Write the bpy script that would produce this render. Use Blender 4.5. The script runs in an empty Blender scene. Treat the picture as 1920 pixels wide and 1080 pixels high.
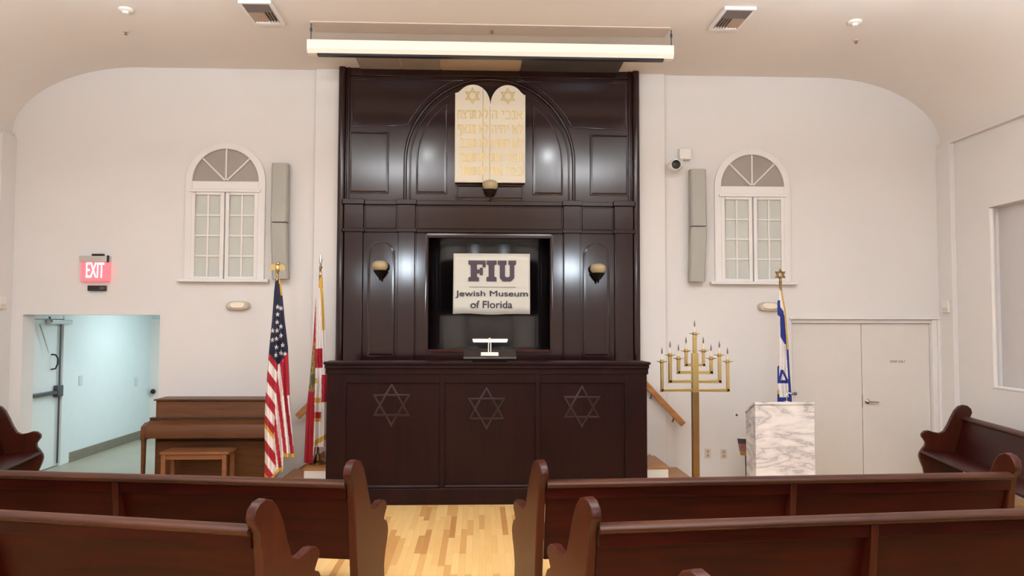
import bpy, bmesh, math, random
from mathutils import Vector, Matrix
random.seed(7)
C = bpy.context.scene
COL = C.collection
PI = math.pi

# ------------------------------------------------------------------ camera
FPX = 1500.0
EYE = Vector((0, 0, 2.0))
YAW, PITCH, ROLL = math.radians(2.29), math.radians(2.67), 0.0026
RC = (Matrix.Rotation(-YAW, 3, 'Z') @ Matrix.Rotation(PI / 2 + PITCH, 3, 'X') @ Matrix.Rotation(ROLL, 3, 'Z'))
cam_d = bpy.data.cameras.new('camera')
cam_d.sensor_width = 36.0
cam_d.lens = FPX / 1920 * 36.0
cam_d.clip_start = 0.05
cam = bpy.data.objects.new('camera', cam_d)
COL.objects.link(cam)
cam.matrix_world = Matrix.Translation(EYE) @ RC.to_4x4()
C.camera = cam

# ------------------------------------------------------------------ world, lights, exposure
w = bpy.data.worlds.new('world')
C.world = w
w.use_nodes = True
w.node_tree.nodes['Background'].inputs['Color'].default_value = (1.0, 0.95, 0.9, 1)
w.node_tree.nodes['Background'].inputs['Strength'].default_value = 0.15
C.view_settings.view_transform = 'Standard'
C.view_settings.look = 'None'
C.view_settings.gamma = 1
C.view_settings.use_curve_mapping = False
C.view_settings.exposure = 0.1


def lamp(name, kind, loc, power, color, size=0.3, size_y=None, aim=None, spread=None):
    d = bpy.data.lights.new(name, kind)
    d.energy = power
    d.color = color
    if kind == 'AREA':
        d.size = size
        if size_y:
            d.shape = 'RECTANGLE'
            d.size_y = size_y
        if spread:
            d.spread = spread
    else:
        d.shadow_soft_size = size
    o = bpy.data.objects.new(name, d)
    o.location = loc
    if aim:
        o.rotation_euler = (Vector(aim) - Vector(loc)).to_track_quat('-Z', 'Y').to_euler()
    COL.objects.link(o)
    return o


WARM = (0.82, 0.94, 1.05)
# two rows of hanging lamps over the pews, all above and behind the picture
for i, (lx, ly, lp) in enumerate([(-1.75, 1.6, 130), (2.15, 1.6, 130), (-3.2, -2.4, 35), (3.4, -2.4, 35)]):
    lamp('hanging_lamp_light', 'POINT', (lx, ly, 3.38), lp, WARM, 0.22)
# unseen upward lights added to brighten the ceiling
for lx, ly, lp in ((-1.75, 3.4, 370), (2.15, 3.4, 370), (-3.2, -2.4, 60), (3.4, -2.4, 60), (-3.7, 5.8, 105), (3.9, 5.8, 95)):
    lamp('ceiling_fill_uplight', 'AREA', (lx, ly, 4.3), lp, WARM, 0.7, 0.7, aim=(lx, ly, 9))
# ceiling downlights in front of the ark
for lx, lp in ((-1.0, 9), (1.28, 16)):
    lamp('ceiling_downlight_light', 'POINT', (lx, 5.8, 5.22), lp, (0.92, 0.97, 1.0), 0.09)
# cool fluorescent lamp in the hallway behind the left doorway
lamp('hallway_light', 'AREA', (-4.5, 13.0, 2.55), 39, (0.84, 0.95, 1.0), 1.0, 1.0, aim=(-4.5, 13.0, 0))


# ------------------------------------------------------------------ pixel to place
def ray(px, py):
    return RC @ Vector(((px - 960) / FPX, (540 - py) / FPX, -1))


def at(px, py, Y):
    d = ray(px, py)
    return EYE + d * (Y / d.y)


def atz(px, py, Z):
    d = ray(px, py)
    return EYE + d * ((Z - EYE.z) / d.z)


def atx(px, py, X):
    d = ray(px, py)
    return EYE + d * (X / d.x)


YW = 10.56                     # plane of the back wall
XL, XR = -6.10, 6.26           # side walls
ZC = at(900, 136, YW).z        # ceiling height
YR = -6.0                      # rear wall, behind the camera

# ------------------------------------------------------------------ materials
MATS = {}


def srgb(r, g, b):
    f = lambda c: ((c / 255 + 0.055) / 1.055) ** 2.4 if c > 10.3 else c / 255 / 12.92
    return (f(r), f(g), f(b), 1)


def mat(name, col, rough=0.6, metal=0.0, spec=0.5, var=0.06, vscale=6.0, bump=0.0, bscale=80.0, coat=0.0,
        emit=None, estr=0.0, trans=0.0, alpha=1.0):
    if name in MATS:
        return MATS[name]
    m = bpy.data.materials.new(name)
    m.use_nodes = True
    nt = m.node_tree
    b = nt.nodes['Principled BSDF']
    b.inputs['Roughness'].default_value = rough
    b.inputs['Metallic'].default_value = metal
    b.inputs['Specular IOR Level'].default_value = spec
    b.inputs['Coat Weight'].default_value = coat
    b.inputs['Transmission Weight'].default_value = trans
    b.inputs['Alpha'].default_value = alpha
    tc = nt.nodes.new('ShaderNodeTexCoord')
    n = nt.nodes.new('ShaderNodeTexNoise')
    n.inputs['Scale'].default_value = vscale
    n.inputs['Detail'].default_value = 4
    nt.links.new(tc.outputs['Object'], n.inputs['Vector'])
    r = nt.nodes.new('ShaderNodeValToRGB')
    r.color_ramp.elements[0].position = 0.3
    r.color_ramp.elements[1].position = 0.7
    r.color_ramp.elements[0].color = tuple(c * (1 - var) for c in col[:3]) + (1,)
    r.color_ramp.elements[1].color = tuple(min(1, c * (1 + var)) for c in col[:3]) + (1,)
    nt.links.new(n.outputs['Fac'], r.inputs['Fac'])
    nt.links.new(r.outputs['Color'], b.inputs['Base Color'])
    if bump:
        n2 = nt.nodes.new('ShaderNodeTexNoise')
        n2.inputs['Scale'].default_value = bscale
        n2.inputs['Detail'].default_value = 5
        nt.links.new(tc.outputs['Object'], n2.inputs['Vector'])
        bp = nt.nodes.new('ShaderNodeBump')
        bp.inputs['Strength'].default_value = bump
        bp.inputs['Distance'].default_value = 0.01
        nt.links.new(n2.outputs['Fac'], bp.inputs['Height'])
        nt.links.new(bp.outputs['Normal'], b.inputs['Normal'])
    if emit:
        b.inputs['Emission Color'].default_value = emit
        b.inputs['Emission Strength'].default_value = estr
    MATS[name] = m
    return m


def wood(name, dark, light, rough=0.3, axis='Z', scale=5.0, stretch=14.0, coat=0.2, spec=0.5, bump=0.06):
    if name in MATS:
        return MATS[name]
    m = bpy.data.materials.new(name)
    m.use_nodes = True
    nt = m.node_tree
    b = nt.nodes['Principled BSDF']
    b.inputs['Specular IOR Level'].default_value = spec
    b.inputs['Coat Weight'].default_value = coat
    b.inputs['Coat Roughness'].default_value = rough * 0.8
    tc = nt.nodes.new('ShaderNodeTexCoord')
    mp = nt.nodes.new('ShaderNodeMapping')
    sc = {'X': (1, stretch, stretch), 'Y': (stretch, 1, stretch), 'Z': (stretch, stretch, 1)}[axis]
    mp.inputs['Scale'].default_value = sc
    nt.links.new(tc.outputs['Object'], mp.inputs['Vector'])
    n = nt.nodes.new('ShaderNodeTexNoise')
    n.inputs['Scale'].default_value = scale * 0.4
    n.inputs['Detail'].default_value = 6
    n.inputs['Distortion'].default_value = 0.6
    nt.links.new(mp.outputs['Vector'], n.inputs['Vector'])
    n3 = nt.nodes.new('ShaderNodeTexNoise')
    n3.inputs['Scale'].default_value = 1.3
    n3.inputs['Detail'].default_value = 3
    nt.links.new(tc.outputs['Object'], n3.inputs['Vector'])
    mx = nt.nodes.new('ShaderNodeMath')
    mx.operation = 'MULTIPLY_ADD'
    mx.inputs[1].default_value = 0.6
    nt.links.new(n.outputs['Fac'], mx.inputs[0])
    m2 = nt.nodes.new('ShaderNodeMath')
    m2.operation = 'MULTIPLY'
    m2.inputs[1].default_value = 0.4
    nt.links.new(n3.outputs['Fac'], m2.inputs[0])
    nt.links.new(m2.outputs[0], mx.inputs[2])
    r = nt.nodes.new('ShaderNodeValToRGB')
    r.color_ramp.elements[0].position = 0.34
    r.color_ramp.elements[1].position = 0.66
    r.color_ramp.elements[0].color = dark
    r.color_ramp.elements[1].color = light
    nt.links.new(mx.outputs[0], r.inputs['Fac'])
    nt.links.new(r.outputs['Color'], b.inputs['Base Color'])
    mr = nt.nodes.new('ShaderNodeMapRange')
    mr.inputs['To Min'].default_value = rough * 0.8
    mr.inputs['To Max'].default_value = rough * 1.25
    nt.links.new(n.outputs['Fac'], mr.inputs['Value'])
    nt.links.new(mr.outputs['Result'], b.inputs['Roughness'])
    bp = nt.nodes.new('ShaderNodeBump')
    bp.inputs['Strength'].default_value = bump
    bp.inputs['Distance'].default_value = 0.01
    nt.links.new(n.outputs['Fac'], bp.inputs['Height'])
    nt.links.new(bp.outputs['Normal'], b.inputs['Normal'])
    MATS[name] = m
    return m


def floor_material():
    m = bpy.data.materials.new('oak_strip_floor')
    m.use_nodes = True
    nt = m.node_tree
    b = nt.nodes['Principled BSDF']
    tc = nt.nodes.new('ShaderNodeTexCoord')
    mp = nt.nodes.new('ShaderNodeMapping')
    mp.inputs['Rotation'].default_value = (0, 0, PI / 2)
    nt.links.new(tc.outputs['Object'], mp.inputs['Vector'])
    br = nt.nodes.new('ShaderNodeTexBrick')
    br.offset = 0.37
    br.offset_frequency = 3
    br.squash = 0.7
    br.squash_frequency = 2
    br.inputs['Scale'].default_value = 1.0
    br.inputs['Brick Width'].default_value = 0.85
    br.inputs['Row Height'].default_value = 0.057
    br.inputs['Mortar Size'].default_value = 0.0012
    br.inputs['Mortar Smooth'].default_value = 0.2
    br.inputs['Bias'].default_value = 0.0
    br.inputs['Color1'].default_value = (0, 0, 0, 1)
    br.inputs['Color2'].default_value = (1, 1, 1, 1)
    br.inputs['Mortar'].default_value = (0.2, 0.2, 0.2, 1)
    nt.links.new(mp.outputs['Vector'], br.inputs['Vector'])
    r = nt.nodes.new('ShaderNodeValToRGB')
    e = r.color_ramp.elements
    e[0].position = 0.0
    e[0].color = srgb(196, 138, 80)
    e[1].position = 1.0
    e[1].color = srgb(246, 204, 136)
    x = e.new(0.18)
    x.color = srgb(222, 170, 104)
    x = e.new(0.4)
    x.color = srgb(238, 190, 122)
    nt.links.new(br.outputs['Color'], r.inputs['Fac'])
    n = nt.nodes.new('ShaderNodeTexNoise')
    n.inputs['Scale'].default_value = 2.0
    n.inputs['Detail'].default_value = 6
    mp2 = nt.nodes.new('ShaderNodeMapping')
    mp2.inputs['Scale'].default_value = (30, 1.5, 1)
    nt.links.new(tc.outputs['Object'], mp2.inputs['Vector'])
    nt.links.new(mp2.outputs['Vector'], n.inputs['Vector'])
    mix = nt.nodes.new('ShaderNodeMixRGB')
    mix.blend_type = 'MULTIPLY'
    mix.inputs['Fac'].default_value = 0.35
    nt.links.new(r.outputs['Color'], mix.inputs['Color1'])
    r2 = nt.nodes.new('ShaderNodeValToRGB')
    r2.color_ramp.elements[0].color = (0.6, 0.55, 0.5, 1)
    r2.color_ramp.elements[1].color = (1, 1, 1, 1)
    nt.links.new(n.outputs['Fac'], r2.inputs['Fac'])
    nt.links.new(r2.outputs['Color'], mix.inputs['Color2'])
    nt.links.new(mix.outputs['Color'], b.inputs['Base Color'])
    b.inputs['Roughness'].default_value = 0.38
    b.inputs['Coat Weight'].default_value = 0.15
    return m


def marble_material():
    m = bpy.data.materials.new('white_marble')
    m.use_nodes = True
    nt = m.node_tree
    b = nt.nodes['Principled BSDF']
    tc = nt.nodes.new('ShaderNodeTexCoord')
    mp = nt.nodes.new('ShaderNodeMapping')
    mp.inputs['Rotation'].default_value = (0.2, -0.9, 0.1)
    mp.inputs['Scale'].default_value = (0.9, 1.0, 3.0)
    nt.links.new(tc.outputs['Object'], mp.inputs['Vector'])
    n = nt.nodes.new('ShaderNodeTexNoise')
    n.inputs['Scale'].default_value = 1.7
    n.inputs['Detail'].default_value = 6
    n.inputs['Roughness'].default_value = 0.6
    n.inputs['Distortion'].default_value = 0.5
    nt.links.new(mp.outputs['Vector'], n.inputs['Vector'])
    s = nt.nodes.new('ShaderNodeMath')
    s.operation = 'SUBTRACT'
    s.inputs[1].default_value = 0.5
    nt.links.new(n.outputs['Fac'], s.inputs[0])
    a = nt.nodes.new('ShaderNodeMath')
    a.operation = 'ABSOLUTE'
    nt.links.new(s.outputs[0], a.inputs[0])
    r = nt.nodes.new('ShaderNodeValToRGB')
    e = r.color_ramp.elements
    e[0].position = 0.0
    e[0].color = srgb(174, 168, 171)
    e[1].position = 0.11
    e[1].color = srgb(236, 231, 228)
    x = e.new(0.028)
    x.color = srgb(214, 208, 208)
    nt.links.new(a.outputs[0], r.inputs['Fac'])
    nt.links.new(r.outputs['Color'], b.inputs['Base Color'])
    b.inputs['Roughness'].default_value = 0.3
    return m


M_WALL = mat('wall_paint', srgb(229, 224, 221), 0.85, var=0.012, vscale=1.5, bump=0.03, bscale=60)
M_CEIL = mat('ceiling_paint', srgb(230, 221, 214), 0.9, var=0.012, vscale=1.2)
M_TRIM = mat('trim_paint', srgb(234, 229, 226), 0.5, var=0.01)
M_DOOR = mat('door_paint', srgb(226, 219, 212), 0.5, var=0.012)
M_HALL = mat('hallway_paint', srgb(226, 236, 236), 0.7, var=0.012)
M_HALLP = mat('hallway_plate', srgb(206, 216, 214), 0.5)
M_HFLOOR = mat('hallway_tile', srgb(160, 158, 140), 0.35, var=0.06, vscale=1.4)
M_HBASE = mat('hallway_base', srgb(128, 122, 106), 0.6)
M_FLOOR = floor_material()
M_ARK = wood('mahogany_upright', srgb(34, 14, 14), srgb(43, 18, 17), 0.125, 'Z', 5, 12, coat=0.0, spec=0.52, bump=0.0)
M_ARKH = wood('mahogany_level', srgb(34, 14, 14), srgb(43, 18, 17), 0.125, 'X', 5, 12, coat=0.0, spec=0.52, bump=0.0)
M_COUNT = wood('counter_mahogany', srgb(26, 9, 8), srgb(38, 13, 11), 0.36, 'Z', 4, 12, coat=0.0, spec=0.16, bump=0.0)
M_STAR = wood('star_mahogany', srgb(38, 19, 17), srgb(46, 24, 22), 0.4, 'Z', 4, 12, coat=0.0, spec=0.3, bump=0.0)
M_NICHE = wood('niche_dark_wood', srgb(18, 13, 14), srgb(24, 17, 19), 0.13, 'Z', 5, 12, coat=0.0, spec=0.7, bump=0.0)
M_PEW = wood('pew_mahogany', srgb(36, 6, 4), srgb(62, 12, 7), 0.38, 'X', 4, 10, coat=0.0, spec=0.14, bump=0.01)
M_PEWEND = wood('pew_end_mahogany', srgb(48, 16, 8), srgb(72, 26, 12), 0.3, 'Z', 4, 10, coat=0.0, spec=0.28, bump=0.01)
M_RAIL = wood('pew_rail_lit', srgb(48, 22, 13), srgb(80, 42, 25), 0.4, 'X', 4, 10, coat=0.0, spec=0.25, bump=0.02)  # lighter brown puts the light caught by the rail tops into the colour
M_PIANO = wood('piano_walnut', srgb(82, 46, 22), srgb(106, 64, 33), 0.4, 'X', 5, 14, coat=0.0, spec=0.3, bump=0.02)
M_BENCH = wood('bench_oak', srgb(112, 68, 38), srgb(138, 88, 52), 0.4, 'X', 5, 14, coat=0.1)
M_OAK = wood('stair_oak', srgb(150, 98, 52), srgb(186, 130, 76), 0.4, 'X', 5, 12, coat=0.1)
M_POLE = wood('pole_wood', srgb(88, 52, 34), srgb(120, 76, 48), 0.3, 'Z', 5, 12, coat=0.3)
M_WHITE = mat('white_plastic', srgb(236, 230, 224), 0.4, var=0.01)
M_GREY = mat('speaker_grey', srgb(172, 168, 158), 0.6, var=0.02, bump=0.2, bscale=300)
M_PANE = mat('frosted_pane', srgb(198, 199, 191), 0.35, var=0.03, vscale=3)
M_FAN = mat('fan_pane', srgb(158, 147, 140), 0.4, var=0.03, vscale=4)
M_BRASS = mat('brass', srgb(206, 184, 126), 0.28, 1.0, var=0.05)
M_BRASS2 = mat('aged_brass', srgb(150, 120, 80), 0.36, 1.0, var=0.08)
M_GOLD = mat('gold_leaf', srgb(226, 202, 144), 0.35, 0.25, var=0.06)
M_FRINGE = mat('gold_fringe', srgb(206, 160, 62), 0.7, var=0.15, vscale=120)
M_CHROME = mat('chrome', srgb(215, 212, 208), 0.18, 1.0, var=0.02)
M_STEEL = mat('dark_steel', srgb(96, 94, 96), 0.35, 0.8, var=0.04)
M_BLACK = mat('black_metal', srgb(24, 20, 20), 0.4, var=0.1)
M_IRON = mat('iron_bracket', srgb(34, 26, 22), 0.45, 0.4, var=0.1)
M_BOWL = mat('amber_glass_bowl', srgb(186, 166, 126), 0.35, var=0.06, vscale=14)
M_CREAM = mat('cream_board', srgb(240, 230, 210), 0.6, var=0.015)
M_CSEAM = mat('cream_board_seam', srgb(182, 162, 126), 0.7)
M_BANNER = mat('banner_vinyl', srgb(226, 221, 208), 0.5, var=0.012)
M_INK = mat('banner_navy_ink', srgb(58, 50, 66), 0.55, var=0.03)
M_INK2 = mat('banner_emblem_ink', srgb(74, 58, 72), 0.55, var=0.03)
M_INKL = mat('banner_thin_rule', srgb(176, 168, 160), 0.55, var=0.03)
M_MARBLE = marble_material()
M_RED = mat('flag_red', srgb(168, 24, 42), 0.7, var=0.07, vscale=20)
M_WHT = mat('flag_white', srgb(232, 222, 218), 0.7, var=0.03, vscale=20)
M_NAVY = mat('flag_navy', srgb(28, 30, 54), 0.7, var=0.1, vscale=20)
M_BLUE = mat('flag_blue', srgb(28, 46, 128), 0.7, var=0.08, vscale=20)
M_SEALG = mat('seal_gold', srgb(160, 118, 64), 0.7, var=0.3, vscale=60)
M_SEALN = mat('seal_green', srgb(64, 84, 62), 0.7, var=0.3, vscale=60)
M_EXITR = mat('exit_red_glow', srgb(230, 90, 100), 0.4, emit=(1.0, 0.22, 0.26, 1), estr=0.75)
M_EXITW = mat('exit_letter_glow', srgb(255, 250, 240), 0.4, emit=(1.0, 0.92, 0.84, 1), estr=1.6)
M_EMERG = mat('emergency_lens', srgb(246, 236, 214), 0.3, var=0.01)
M_EMERG2 = mat('emergency_housing', srgb(206, 190, 172), 0.5, var=0.02)
M_LAMPLIT = mat('lit_lamp_tube', srgb(250, 250, 248), 0.4, emit=(1, 0.98, 0.94, 1), estr=1.3)
M_PAPER = mat('white_paper', srgb(246, 244, 234), 0.7, var=0.01)
M_VENTD = mat('vent_dark', srgb(62, 54, 54), 0.6, var=0.1)
M_VENTP = mat('vent_plate', srgb(108, 96, 94), 0.5, var=0.04)
M_VENTS = mat('vent_blade', srgb(196, 172, 152), 0.5, var=0.03)
M_CPANEL = mat('grey_skylight', srgb(170, 158, 148), 0.5, var=0.04)
M_CPANELB = mat('beige_skylight', srgb(206, 184, 160), 0.5, var=0.04)
M_CPANELD = mat('dark_skylight', srgb(92, 86, 84), 0.4, var=0.06)
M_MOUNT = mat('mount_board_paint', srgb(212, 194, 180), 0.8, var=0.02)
M_SCREEN = mat('screen_case', srgb(244, 236, 222), 0.45, var=0.01)
M_BLIND = mat('blind_panel', srgb(206, 200, 198), 0.5, var=0.015)
M_CARD1 = mat('card_dark', srgb(70, 62, 64), 0.5, var=0.2, vscale=50)
M_CARD2 = mat('card_picture', srgb(150, 96, 88), 0.5, var=0.4, vscale=40)
M_CARD3 = mat('card_gold', srgb(176, 128, 66), 0.5, var=0.3, vscale=40)
M_OUTLET = mat('outlet_plate', srgb(218, 200, 184), 0.4, var=0.01)
M_SOCKET = mat('outlet_face', srgb(178, 158, 142), 0.5, var=0.02)
M_INKGREY = mat('door_lettering', srgb(120, 106, 94), 0.6)
M_CANDLE = mat('candle_bulb', srgb(236, 228, 214), 0.25, var=0.01)
M_FLAME = mat('bulb_tip', srgb(120, 108, 94), 0.2, var=0.05)


# ------------------------------------------------------------------ mesh builder
class MB:
    def __init__(self):
        self.bm = bmesh.new()

    def face(self, pts, mi=0):
        vs = [self.bm.verts.new(p) for p in pts]
        f = self.bm.faces.new(vs)
        f.material_index = mi
        return f

    def box(self, x0, x1, y0, y1, z0, z1, M=None, mi=0):
        p = [Vector((x, y, z)) for x in (x0, x1) for y in (y0, y1) for z in (z0, z1)]
        if M:
            p = [M @ q for q in p]
        v = [self.bm.verts.new(q) for q in p]
        for idx in ((0, 1, 3, 2), (4, 6, 7, 5), (0, 4, 5, 1), (2, 3, 7, 6), (0, 2, 6, 4), (1, 5, 7, 3)):
            f = self.bm.faces.new([v[i] for i in idx])
            f.material_index = mi
        return self

    def loft(self, rings, close=True, cap=True, mi=0):
        R = [[self.bm.verts.new(p) for p in ring] for ring in rings]
        n = len(R[0])
        for a, b in zip(R, R[1:]):
            for i in range(n if close else n - 1):
                j = (i + 1) % n
                f = self.bm.faces.new((a[i], a[j], b[j], b[i]))
                f.material_index = mi
        if cap and close:
            self.bm.faces.new(list(reversed(R[0]))).material_index = mi
            self.bm.faces.new(R[-1]).material_index = mi
        return self

    def prism(self, poly, d0, d1, plane='XZ', mi=0):
        """2-D outline pushed along the third axis"""
        def P(a, b, d):
            return {'XZ': (a, d, b), 'YZ': (d, a, b), 'XY': (a, b, d)}[plane]
        self.loft([[P(a, b, d0) for a, b in poly], [P(a, b, d1) for a, b in poly]], mi=mi)
        return self

    def tube(self, pts, r, n=10, mi=0):
        pts = [Vector(p) for p in pts]
        rs = r if isinstance(r, (list, tuple)) else [r] * len(pts)
        rings = []
        ref = None
        for i, p in enumerate(pts):
            t = (pts[min(i + 1, len(pts) - 1)] - pts[max(i - 1, 0)]).normalized()
            if ref is None:
                ref = Vector((0, 0, 1)) if abs(t.z) < 0.9 else Vector((1, 0, 0))
            u = (ref - t * ref.dot(t)).normalized()
            v = t.cross(u)
            ref = u
            rings.append([p + (u * math.cos(a) + v * math.sin(a)) * rs[i] for a in [2 * PI * k / n for k in range(n)]])
        self.loft(rings, mi=mi)
        return self

    def lathe(self, prof, n=24, c=(0, 0, 0), axis='Z', mi=0):
        rings = []
        for r, h in prof:
            r = max(r, 1e-4)
            ring = []
            for k in range(n):
                a = 2 * PI * k / n
                q = (r * math.cos(a), r * math.sin(a), h)
                if axis == 'Y':
                    q = (q[0], -q[2], q[1])
                ring.append(Vector(q) + Vector(c))
            rings.append(ring)
        self.loft(rings, mi=mi)
        return self

    def sphere(self, c, r, sx=1, sy=1, sz=1, mi=0, n=16):
        prof = []
        m = n // 2
        for i in range(m + 1):
            a = -PI / 2 + PI * i / m
            prof.append((math.cos(a), math.sin(a)))
        rings = []
        for q, h in prof:
            q = max(q, 1e-3)
            rings.append([Vector((c[0] + r * sx * q * math.cos(2 * PI * k / n), c[1] + r * sy * q * math.sin(2 * PI * k / n),
                                  c[2] + r * sz * h)) for k in range(n)])
        self.loft(rings, mi=mi)
        return self

    def sweep(self, path, y, w, t, closed=False, mi=0):
        """a raised moulding: path in x,z on a wall at y, standing out by t towards -y"""
        n = len(path)
        P = [Vector((a, b)) for a, b in path]
        secs = []
        for i in range(n):
            if closed:
                a, b = P[i - 1], P[(i + 1) % n]
            else:
                a, b = P[max(i - 1, 0)], P[min(i + 1, n - 1)]
            d1 = (P[i] - a).normalized() if (P[i] - a).length > 1e-9 else (b - P[i]).normalized()
            d2 = (b - P[i]).normalized() if (b - P[i]).length > 1e-9 else d1
            n1, n2 = Vector((-d1.y, d1.x)), Vector((-d2.y, d2.x))
            nn = (n1 + n2)
            nn = nn / max(0.35, nn.dot(n1)) if nn.length > 1e-6 else n1
            sec = []
            for o, q in ((-0.5, 0), (-0.38, 0.75), (0, 1.0), (0.38, 0.75), (0.5, 0)):
                pt = P[i] + nn * (o * w)
                sec.append(Vector((pt.x, y - q * t, pt.y)))
            secs.append(sec)
        if closed:
            secs.append(secs[0])
        self.loft(secs, close=True, cap=not closed, mi=mi)
        return self

    def build(self, name, m, parent=None, world=True, bevel=0.0, smooth=35, seg=2, merge=True):
        if merge:
            bmesh.ops.remove_doubles(self.bm, verts=self.bm.verts, dist=1e-5)
        bmesh.ops.recalc_face_normals(self.bm, faces=self.bm.faces)
        me = bpy.data.meshes.new(name)
        if parent is not None and world:
            root = parent
            Mx = Matrix.Identity(4)
            while root is not None:
                Mx = root.matrix_basis @ Mx
                root = root.parent
            self.bm.transform(Mx.inverted())
        self.bm.to_mesh(me)
        self.bm.free()
        ms = m if isinstance(m, (list, tuple)) else [m]
        for q in ms:
            me.materials.append(q)
        if smooth:
            for p in me.polygons:
                p.use_smooth = True
            me.set_sharp_from_angle(angle=math.radians(smooth))
        o = bpy.data.objects.new(name, me)
        COL.objects.link(o)
        if parent is not None:
            o.parent = parent
        if bevel:
            bv = o.modifiers.new('edge', 'BEVEL')
            bv.width = bevel
            bv.segments = seg
            bv.limit_method = 'ANGLE'
            bv.angle_limit = math.radians(40)
        return o


def tag(o, label, cat, group=None, kind=None):
    o['label'] = label
    o['category'] = cat
    if group:
        o['group'] = group
    if kind:
        o['kind'] = kind
    return o


def thing(name, label, cat, loc, rz=0.0, group=None, kind=None):
    o = bpy.data.objects.new(name, None)
    COL.objects.link(o)
    o.empty_display_size = 0.1
    o.location = loc
    o.rotation_euler = (0, 0, rz)
    o.matrix_basis = Matrix.Translation(Vector(loc)) @ Matrix.Rotation(rz, 4, 'Z')
    return tag(o, label, cat, group, kind)


def struct(o, label, cat):
    return tag(o, label, cat, kind='structure')


def copy_tree(o, loc, rz=None, parent=None):
    c = o.copy()
    COL.objects.link(c)
    if parent is None:
        c.location = loc
        if rz is not None:
            c.rotation_euler = (0, 0, rz)
    else:
        c.parent = parent
    for ch in list(o.children):
        copy_tree(ch, None, None, c)
    return c


def text_mesh(body, name, m, parent, cx, cz, y, wd, ht, depth=0.002, keep=False, bold=0.0):
    """lettering fitted to a box of width wd and height ht, centred on (cx, cz), facing -y"""
    cu = bpy.data.curves.new(name + '_curve', 'FONT')
    cu.body = body
    cu.size = 1.0
    cu.extrude = 0.01
    cu.bevel_depth = bold
    cu.bevel_resolution = 0
    cu.align_x = 'LEFT'
    t = bpy.data.objects.new(name + '_tmp', cu)
    COL.objects.link(t)
    dg = bpy.context.evaluated_depsgraph_get()
    dg.update()
    me = bpy.data.meshes.new_from_object(t.evaluated_get(dg))
    bpy.data.objects.remove(t)
    bpy.data.curves.remove(cu)
    xs = [v.co.x for v in me.vertices]
    ys = [v.co.y for v in me.vertices]
    x0, x1, y0, y1 = min(xs), max(xs), min(ys), max(ys)
    sx, sy = wd / (x1 - x0), ht / (y1 - y0)
    if keep:
        sx = sy = min(sx, sy)
    for v in me.vertices:
        vx = cx + (v.co.x - (x0 + x1) / 2) * sx
        vz = cz + (v.co.y - (y0 + y1) / 2) * sy
        vy = y - (v.co.z + 0.01 + bold) / (0.02 + 2 * bold) * depth
        v.co = (vx, vy, vz)
    Mx = Matrix.Identity(4)
    r = parent
    while r is not None:
        Mx = r.matrix_basis @ Mx
        r = r.parent
    me.transform(Mx.inverted())
    me.materials.clear()
    me.materials.append(m)
    me.name = name
    o = bpy.data.objects.new(name, me)
    COL.objects.link(o)
    o.parent = parent
    return o


def star_tris(cx, cz, R):
    up = [(cx + R * math.cos(PI / 2 + k * 2 * PI / 3), cz + R * math.sin(PI / 2 + k * 2 * PI / 3)) for k in range(3)]
    dn = [(cx + R * math.cos(-PI / 2 + k * 2 * PI / 3), cz + R * math.sin(-PI / 2 + k * 2 * PI / 3)) for k in range(3)]
    return up, dn


HEB = {'א': (.8, [[(0, 1), (.8, 0)], [(.75, 1), (.7, .6), (.5, .48)], [(.05, 0), (.1, .4), (.32, .6)]]), 'ב': (.8, [[(.05, 1), (.6, 1), (.65, .9), (.65, 0)], [(0, 0), (.8, 0)]]),
       'ג': (.6, [[(.1, 1), (.45, 1), (.5, .5), (.55, 0)], [(.48, .35), (.05, 0)]]), 'ד': (.8, [[(0, 1), (.8, 1)], [(.65, 1), (.65, 0)]]), 'ה': (.75, [[(.02, 1), (.7, 1), (.72, 0)], [(.1, .6), (.1, 0)]]),
       'ו': (.35, [[(.05, 1), (.3, 1), (.3, 0)]]), 'ז': (.45, [[(0, 1), (.45, 1)], [(.25, 1), (.22, 0)]]), 'ח': (.75, [[(0, 1), (.75, 1)], [(.08, 1), (.08, 0)], [(.68, 1), (.68, 0)]]),
       'י': (.32, [[(.05, 1), (.3, 1), (.28, .6)]]), 'כ': (.7, [[(.05, 1), (.55, 1), (.68, .8), (.68, .2), (.55, 0), (.05, 0)]]), 'ל': (.62, [[(.05, 1.3), (.05, 1), (.6, 1), (.6, .7), (.3, 0)]]),
       'מ': (.75, [[(.1, 1), (.2, .6), (.05, 0)], [(.15, .8), (.4, 1), (.65, .85), (.72, 0), (.35, 0)]]), 'נ': (.5, [[(.1, 1), (.4, 1), (.45, 0), (0, 0)]]), 'ע': (.68, [[(.1, 1), (.3, .1)], [(.65, 1), (.6, .4), (.05, -.1)]]),
       'ף': (.68, [[(.35, .6), (.1, .6), (.1, 1), (.6, 1), (.65, -.3)]]), 'צ': (.68, [[(.1, 1), (.65, 0), (0, 0)], [(.65, 1), (.6, .6), (.4, .5)]]), 'ר': (.66, [[(0, 1), (.6, 1), (.65, 0)]]),
       'ש': (1.0, [[(0, 1), (.15, 0), (.85, 0), (.95, 1)], [(.5, 1), (.4, .5), (.1, .4)]]), 'ת': (.75, [[(.05, 1), (.7, 1), (.7, 0)], [(.2, 1), (.2, .1), (0, 0)]])}


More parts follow.
